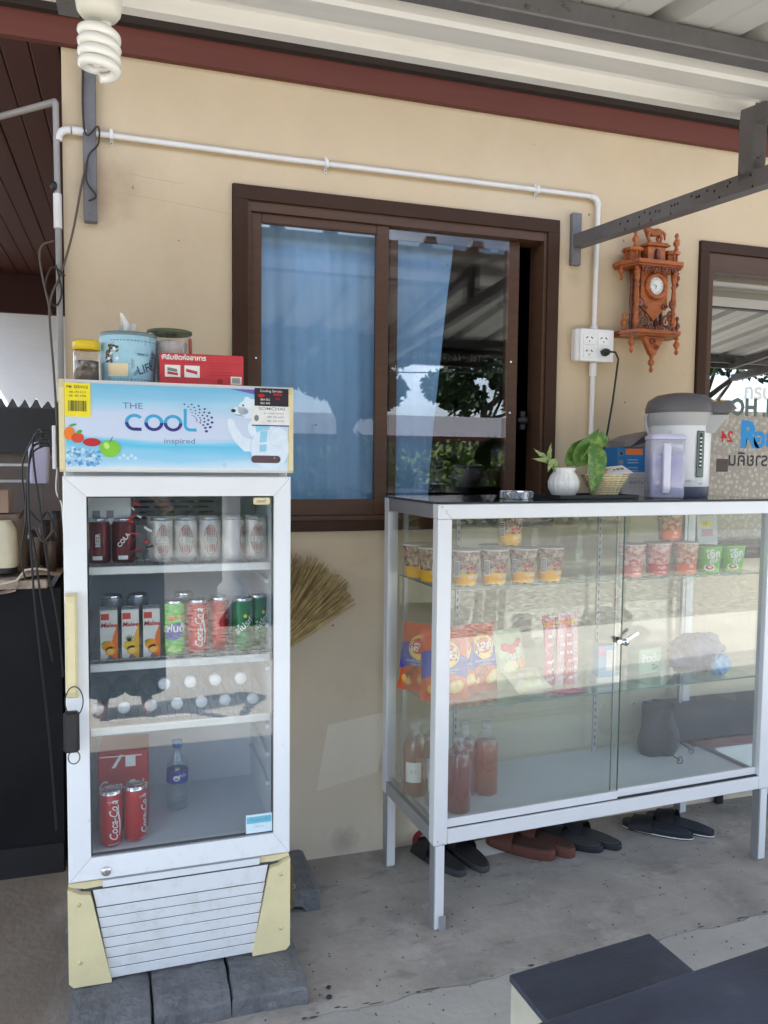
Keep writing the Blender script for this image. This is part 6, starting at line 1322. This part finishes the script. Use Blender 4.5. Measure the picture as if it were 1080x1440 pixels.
def pair(label, x, y, rz, sole, top_, strap, mid=None, gap=.105, dz=0, **k):
    o = thing('slippers', label, 'slippers', (x, y, 0), 0)
    slipper(o, -gap/2, 0, rz+.04, sole, top_, strap, mid, side=1, **k); slipper(o, gap/2, .008, rz-.05, sole, top_, strap, mid, side=-1, **k); return o
rubK = mat('black_rubber', (.016, .017, .022), .6, var=.25); rubG = mat('dark_grey_rubber', (.05, .05, .055), .65, var=.2)
brS = mat('brown_foam', S((98, 58, 48)), .6, var=.1); brI = mat('brown_insole', S((78, 50, 42)), .7, var=.15)
pair('black slippers under the left end of the showcase', 1.215, -.140, radians(104), rubG, rubK, rubK)
pair('reddish brown thick soled slides under the showcase', 1.515, -.150, radians(127), brS, brI, brS, th=.036, gap=.092)
pair('black slides with worn grey footbeds right of the brown pair', 1.705, -.150, radians(128), rubK, rubG, rubK, gap=.090)
pair('dark blue black slides with white sole edges, rightmost pair', 2.085, -.165, radians(130), rubK, mat('navy_footbed', (.03, .034, .05), .6), rubK, W_, gap=.105)
o = thing('red_shoe', 'dark red shoe just behind the front left leg of the showcase', 'shoe', (1.165, -.045, 0), radians(95)); slipper(o, 0, 0, 0, flat('shoe_red', S((130, 30, 34))), rubK, flat('shoe_red', 0), L=.2, Wd=.08)
tag(build('white_paper', MB(W_).grid(lambda u, v: (-.10+.20*u+.03*v, -.05+.10*v, .002+.006*sin(u*3)*v), 6, 4), loc=(1.325, -.105, 0), rot=(0, 0, .1)), 'flat white plastic sheet on the floor between the black and the brown slippers', 'sheet')
cbx = thing('low_cabinet', 'low pale cabinet with a dark covered top against the wall right of the showcase', 'cabinet', (0, 0, 0))
build('case', MB(mat('pale_chest', (.74, .79, .82), .5)).box(2.30, 3.3, -.15, -.003, .095, .290, .006), cbx); build('trim', MB(mat('maroon_lid', S((110, 74, 78)), .5)).box(2.20, 3.3, -.155, -.003, .291, .325, .003), cbx); build('cover', MB(mat('dark_cover', S((44, 46, 58)), .6)).box(2.06, 3.3, -.15, -.003, .326, .452, .008), cbx); build('foot', MB(blackM).box(3.0, 3.05, -.14, -.01, 0, .094), cbx); build('foot', MB(blackM).box(2.42, 2.45, -.03, -.01, 0, .094), cbx)

# ------------------------------------------------------------------ stone bench and table at the lower right
bn = thing('stone_bench', 'low pale stone bench with a dark slate top at the lower right', 'bench', (0, 0, 0))
A = [(.826, -1.325), (1.164, -1.288), (1.181, -1.62), (.843, -1.66)]
mb = MB(slateM); mb.prism(A[::-1], (0, 0, .405), (1, 0, 0), (0, 1, 0), (0, 0, 1), .015); o = build('seat', mb, bn); bv = o.modifiers.new('bevel', 'BEVEL'); bv.width = .004; bv.segments = 2
mb = MB(benchM); mb.prism([(x+(.004 if x < 1 else -.004), y+(-.004 if y > -1.4 else .004)) for x, y in A][::-1], (0, 0, 0), (1, 0, 0), (0, 1, 0), (0, 0, 1), .4045); build('base', mb, bn)
tb = thing('slate_table', 'dark slate table top in the lower right corner of the view', 'table', (0, 0, 0))
mb = MB(slateM); mb.prism([(.52, -1.8292), (1.35, -1.734), (1.45, -2.30), (.75, -2.40), (.62, -2.2)][::-1], (0, 0, .685), (1, 0, 0), (0, 1, 0), (0, 0, 1), .035); o = build('tabletop', mb, tb); bv = o.modifiers.new('bevel', 'BEVEL'); bv.width = .005; bv.segments = 2
build('pedestal', MB(benchM).box(.85, 1.15, -2.2, -1.95, 0, .6845, .01), tb)

# ------------------------------------------------------------------ kitchen corner left of the house wall
kc = thing('kitchen_counter', 'black fronted kitchen counter beyond the house corner', 'counter', (0, 0, 0))
build('front', MB(blackL).box(-1.6, -.062, .165, .19, 0, .955), kc); build('side', MB(blackL).box(-.085, -.062, .1905, 1.1, 0, .955), kc)
build('plinth', MB(blackM).box(-1.6, -.064, .155, .1645, 0, .10), kc)
ctM = mat('speckled_counter_cloth', S((150, 132, 116)), .7, col2=S((196, 180, 162)), vs=40)
build('counter_top', MB(ctM).box(-1.6, -.10, .150, 1.12, .956, .985, .003), kc)
cm = MB(mat('cream_cloth', S((206, 196, 180)), .8)); cm.tube([(-.42, .146, .965), (-.25, .140, .972), (-.19, .142, .985), (-.165, .145, 1.018), (-.13, .150, 1.022), (-.10, .16, 1.015)], .004, 6); build('cloth_hem', cm, kc)
cl2 = MB(ctM); cl2.grid(lambda u, v: (-.45+.385*u, .140+.5*v, .990+.012*sin(u*9+v*3)*(1-v)-(.035*(1-v)**4 if u < .7 else 0)), 30, 10); build('cloth', cl2, kc)
tt = thing('toaster', 'cream toaster with a black base at the left edge on the counter', 'toaster', (-.285, .27, 1.000))
build('body', loft(MB(mat('cream_enamel', S((214, 206, 180)), .35)), [(roundrect(.085, .06, .03), .018), (roundrect(.088, .062, .03), .03), (roundrect(.084, .058, .03), .14), (roundrect(.066, .045, .025), .172)]), tt); build('base', loft(MB(blackM), [(roundrect(.083, .058, .03), 0), (roundrect(.083, .058, .03), .0175)]), tt)
build('shell', loft(MB(mat('brown_shadow_plastic', S((110, 96, 84)), .5)), [([(x+.035, y+.05) for x, y in roundrect(.072, .055, .03)], .0), ([(x+.035, y+.05) for x, y in roundrect(.072, .055, .03)], .19)]), tt)
tag(build('cardboard_box', MB(mat('brown_card', S((150, 126, 112)), .8)).box(-.07, .045, -.04, .05, 0, .075, .001), loc=(-.27, .30, 1.195)), 'small brown cardboard box standing on the toaster', 'box')
wd = thing('wall_dispenser', 'pale violet dispenser mounted on a board in the kitchen corner', 'dispenser', (-.158, .55, 1.36))
build('case', loft(MB(mat('pale_violet_plastic', S((186, 184, 214)), .35, var=.02)), [(roundrect(.030, .02, .01), -.075), (roundrect(.032, .022, .012), -.06), (roundrect(.036, .022, .012), .05), (roundrect(.030, .018, .012), .075)]), wd); build('button', MB(GR_).ball((.04, -.01, .02), .008, .004, .004), wd)
bs2 = thing('dish_rack', 'two tier metal rack against the dark board above the counter', 'rack', (0, 0, 0))
for z in (1.345, 1.285): build('rail', MB(mat('rack_steel', (.5, .5, .5), .3, .6)).box(-1.3, -.16, .60, .615, z, z+.012, .002), bs2)
for x in (-.9, -.165): build('upright', MB(steelM).box(x, x+.012, .616, .63, .986, 1.45), bs2)
kb = thing('dark_board', 'dark grey screen behind the kitchen clutter left of the fridge', 'screen', (0, 0, 0))
build('panel', MB(mat('charcoal_panel', S((62, 64, 68)), .7)).box(-2.2, -.045, 1.30, 1.33, 1.40, 1.600), kb); build('lower_panel', MB(mat('grey_brown_panel', S((112, 104, 100)), .7)).box(-2.2, -.045, 1.335, 1.36, 1.0, 1.41), kb)
jm = MB(); rr = random.Random(31); 
jars = [(-.205, .42, .035, .10, (170, 160, 150)), (-.16, .36, .018, .13, (150, 140, 130)), (-.12, .42, .020, .09, (120, 52, 44)), (-.10, .30, .016, .12, (86, 70, 62)), (-.135, .50, .03, .16, (70, 54, 48)), (-.18, .55, .03, .12, (176, 168, 160)), (-.09, .40, .02, .2, (66, 50, 46))]
labs = ('squat grey jar right of the toaster', 'slim pale bottle behind the counter cloth', 'small dark red jar among the kitchen clutter', 'thin brown bottle nearest the fridge on the counter', 'dark brown canister behind the small red jar', 'pale canister at the back of the counter', 'tall dark bottle beside the corner conduit')
for (x, y, r_, h, c_), lb in zip(jars, labs):
    t = thing('jar', lb, 'jar', (x, y, .992)); build('body', MB(mat('jar_%d_%d' % (c_[0], c_[1]), S(c_), .4)).lathe([(.0001, 0), (r_, 0), (r_, h*.8), (r_*.7, h*.88)], seg=16), t); build('lid', MB(GR_ if h < .12 else blackM).lathe([(r_*.75, h*.86), (r_*.75, h), (.0001, h)], seg=16), t)
ps = thing('power_strip', 'cluster of black plugs on a white socket at the wall corner', 'socket', (-.058, -.03, 1.455))
build('plate', MB(W_).box(-.004, .006, -.02, .02, -.11, .02, .002), ps)
for k, (dx, dz) in enumerate(((-.022, 0), (-.03, -.028), (-.028, -.038))): build('plug', MB(blackM).box(dx-.014, dx+.016, -.012, .006, dz-.006, dz+.006, .003), ps)
def cable(pts, r_, label, m_=blackM, sm=True):
    P = [Vector(p) for p in pts]; Q = []
    for i in range(len(P)-1):
        p0 = P[max(0, i-1)]; p1 = P[i]; p2_ = P[i+1]; p3 = P[min(len(P)-1, i+2)]
        for k in range(7):
            t = k/7; Q.append(.5*((2*p1)+(-p0+p2_)*t+(2*p0-5*p1+4*p2_-p3)*t*t+(-p0+3*p1-3*p2_+p3)*t**3))
    Q.append(P[-1]); return tag(build('cable', MB(m_).tube(Q, r_, 6)), label, 'cable')
cable([(-.085, -.03, 1.455), (-.115, -.02, 1.44), (-.118, 0, 1.36), (-.10, 0, 1.2), (-.085, 0, 1.05), (-.055, .0, .85), (-.045, 0, .7)], .0034, 'black cable looping from the top plug in the kitchen corner down past the counter')
cable([(-.09, -.03, 1.425), (-.125, 0, 1.40), (-.135, 0, 1.28), (-.13, .0, 1.1), (-.12, 0, .9), (-.09, .02, .5), (-.075, .03, .2)], .0034, 'black cable from the middle plug hanging in front of the counter')
cable([(-.085, -.03, 1.415), (-.13, .02, 1.375), (-.145, .02, 1.2), (-.125, .02, 1.12), (-.105, 0, .95), (-.075, 0, .75)], .003, 'black cable bending behind the others over the toaster')
cable([(.045, -.035, 2.255), (.03, -.035, 2.19), (.003, -.03, 2.05), (-.03, -.03, 1.93), (-.058, -.03, 1.86), (-.065, -.03, 1.8), (-.055, -.03, 1.62), (-.048, -.03, 1.45), (-.046, -.03, 1.25)], .0034, 'grey brown cable tied to the left bracket running down the wall corner', mat('brown_cable', S((92, 80, 70)), .6))
cable([(.04, -.035, 2.585), (.036, -.04, 2.42), (.045, -.05, 2.33), (.078, -.045, 2.36), (.078, -.045, 2.31), (.05, -.045, 2.27), (.044, -.045, 2.20), (.07, -.04, 2.16), (.05, -.05, 2.14)], .003, 'dark cable wound round the left wall bracket', mat('dark_cable', S((52, 44, 42)), .6))
cable([(-.02, -.03, 1.92), (-.055, -.04, 1.94), (-.075, -.03, 1.88), (-.05, -.03, 1.83), (-.03, -.03, 1.87), (-.045, -.035, 1.95)], .0028, 'loose coil of cable hooked on the corner conduit', MATS['dark_cable'])
cable([(-.06, -.03, 1.80), (-.09, -.03, 1.98), (-.05, -.03, 2.02)], .003, 'pale wire tail sticking out beside the corner conduit', MATS['brown_cable'])
cable([(-.05, -.03, 1.35), (-.055, -.02, 1.28), (-.04, -.03, 1.24), (-.035, -.05, 1.20), (-.03, -.06, 1.1)], .0022, 'thin white wire dropping behind the fridge side', W_)
cable([(-.09, -.03, 1.44), (-.105, .01, 1.46), (-.155, .05, 1.36), (-.150, .05, 1.2), (-.165, .06, 1.08), (-.155, .06, 1.0)], .0028, 'thin black cable hanging leftmost in the kitchen corner')
cable([(-.20, .28, 1.16), (-.17, .25, 1.21), (-.13, .24, 1.17), (-.10, .2, 1.2), (-.07, .18, 1.12)], .003, 'black cable tangled over the jars beside the toaster')
cable([(-.19, .3, 1.12), (-.15, .26, 1.15), (-.12, .24, 1.10), (-.085, .22, 1.14)], .004, 'short grey cable lying across the jars', MATS['brown_cable'])
# white translucent corrugated sheet and block wall beyond
aw = bpy.data.materials.new('translucent_sheet'); aw.use_nodes = True; na = aw.node_tree; na.nodes.clear(); oo = na.nodes.new('ShaderNodeOutputMaterial'); d1 = na.nodes.new('ShaderNodeBsdfDiffuse'); d2_ = na.nodes.new('ShaderNodeBsdfTranslucent'); d1.inputs[0].default_value = (.8, .82, .82, 1); d2_.inputs[0].default_value = (.92, .93, .93, 1); ms = na.nodes.new('ShaderNodeMixShader'); ms.inputs[0].default_value = .72; na.links.new(d1.outputs[0], ms.inputs[1]); na.links.new(d2_.outputs[0], ms.inputs[2]); na.links.new(ms.outputs[0], oo.inputs[0])
nw = na.nodes.new('ShaderNodeTexNoise'); nw.inputs['Scale'].default_value = 4; nw.inputs['Detail'].default_value = 6; bw_ = na.nodes.new('ShaderNodeBump'); bw_.inputs['Strength'].default_value = .6; bw_.inputs['Distance'].default_value = .05; na.links.new(nw.outputs['Fac'], bw_.inputs['Height']); na.links.new(bw_.outputs[0], d1.inputs['Normal']); na.links.new(bw_.outputs[0], d2_.inputs['Normal'])
mb = MB(aw); N = 260
def saw(x): t = (x/.086) % 1.0; return (.045+.006*sin(x*31)+.004*sin(x*77))*(t if t < .75 else (1-t)*3)
V = []; 
for i in range(N+1):
    x = -2.8+2.9*i/N; k_ = saw(x); V += [(x, 4.4-k_*3.2, 1.775+k_*1.96), (x, 3.38, 2.40), (x, 4.4-k_*3.2, 1.779+k_*1.96), (x, 3.38, 2.404)]
F = []
for i in range(N): a = 4*i; F += [(a, a+4, a+5, a+1), (a+2, a+3, a+7, a+6)]
aws = thing('awning_sheet', 'white translucent sheet with a jagged lower edge behind the kitchen corner', 'awning', (0, 0, 0)); build('sheet', mb.add(V, F, False), aws)
bwll = thing('back_wall', 'dark grey wall far behind the kitchen corner', 'wall', (0, 0, 0)); build('wall', MB(mat('dark_block_wall', (.06, .065, .07), .9)).box(-4, 3, 6.4, 6.5, -.1, 1.98), bwll)

# ------------------------------------------------------------------ the person taking the picture (seen only as a dark reflection in the fridge door)
pn = thing('person', 'person in dark clothes standing before the fridge holding a phone, seen as a reflection', 'person', (.15, -3.02, -.012))
clo = mat('dark_clothes', (.022, .024, .03), .9); skn = mat('skin', (.42, .26, .18), .55)
JV = [(0, 0, .86), (0, 0, 1.02), (0, 0, 1.20), (0, 0, 1.32), (0, .01, 1.40), (0, .02, 1.52), (-.16, 0, 1.31), (-.24, .05, 1.12), (-.10, .24, 1.27), (-.04, .32, 1.33), (.16, 0, 1.31), (.24, .05, 1.12), (.10, .24, 1.27), (.05, .32, 1.33), (-.09, 0, .82), (-.10, .01, .46), (-.11, -.02, .09), (-.12, .12, .035), (.09, 0, .82), (.10, .01, .46), (.11, -.02, .09), (.12, .12, .035)]
JE = [(0, 1), (1, 2), (2, 3), (3, 4), (4, 5), (3, 6), (6, 7), (7, 8), (8, 9), (3, 10), (10, 11), (11, 12), (12, 13), (0, 14), (14, 15), (15, 16), (16, 17), (0, 18), (18, 19), (19, 20), (20, 21)]
JR = [.14, .13, .145, .11, .05, .085, .06, .042, .034, .03, .06, .042, .034, .03, .095, .06, .042, .035, .095, .06, .042, .035]
me = bpy.data.meshes.new('body'); me.from_pydata(JV, JE, []); me.update(); me.materials.append(skn)
bo = bpy.data.objects.new('body', me); C.objects.link(bo); bo.parent = pn
me.skin_vertices.new() if hasattr(me.skin_vertices, 'new') and not len(me.skin_vertices) else None
md = bo.modifiers.new('skin', 'SKIN'); md.use_smooth_shade = True
if len(me.skin_vertices):
    for i, r_ in enumerate(JR): me.skin_vertices[0].data[i].radius = (r_, r_*.8)
    me.skin_vertices[0].data[0].use_root = True
bo.modifiers.new('sub', 'SUBSURF').render_levels = 2
sh_ = MB(clo); sh_.lathe([(.165, .80), (.17, .95), (.175, 1.15), (.19, 1.28), (.14, 1.37), (.07, 1.40)], seg=24, sy=.68); build('shirt', sh_, pn)
for s_ in (-1, 1):
    build('trouser_leg', MB(clo).tube([(s_*.085, 0, .90), (s_*.10, .01, .5), (s_*.11, -.01, .12)], [.125, .115, .11], 14), pn)
    build('sleeve', MB(clo).tube([(s_*.15, 0, 1.33), (s_*.20, .02, 1.22), (s_*.235, .05, 1.12)], [.075, .065, .055], 12), pn)
build('hair', MB(blackM).ball((0, -.01, 1.555), .098, .105, .095), pn)
tag(build('phone', MB(blackM).box(-.038, .038, 0, .009, -.08, .08, .003), loc=(.1565, -2.668, 1.372)), 'black phone held up by the person, seen as a reflection', 'phone')
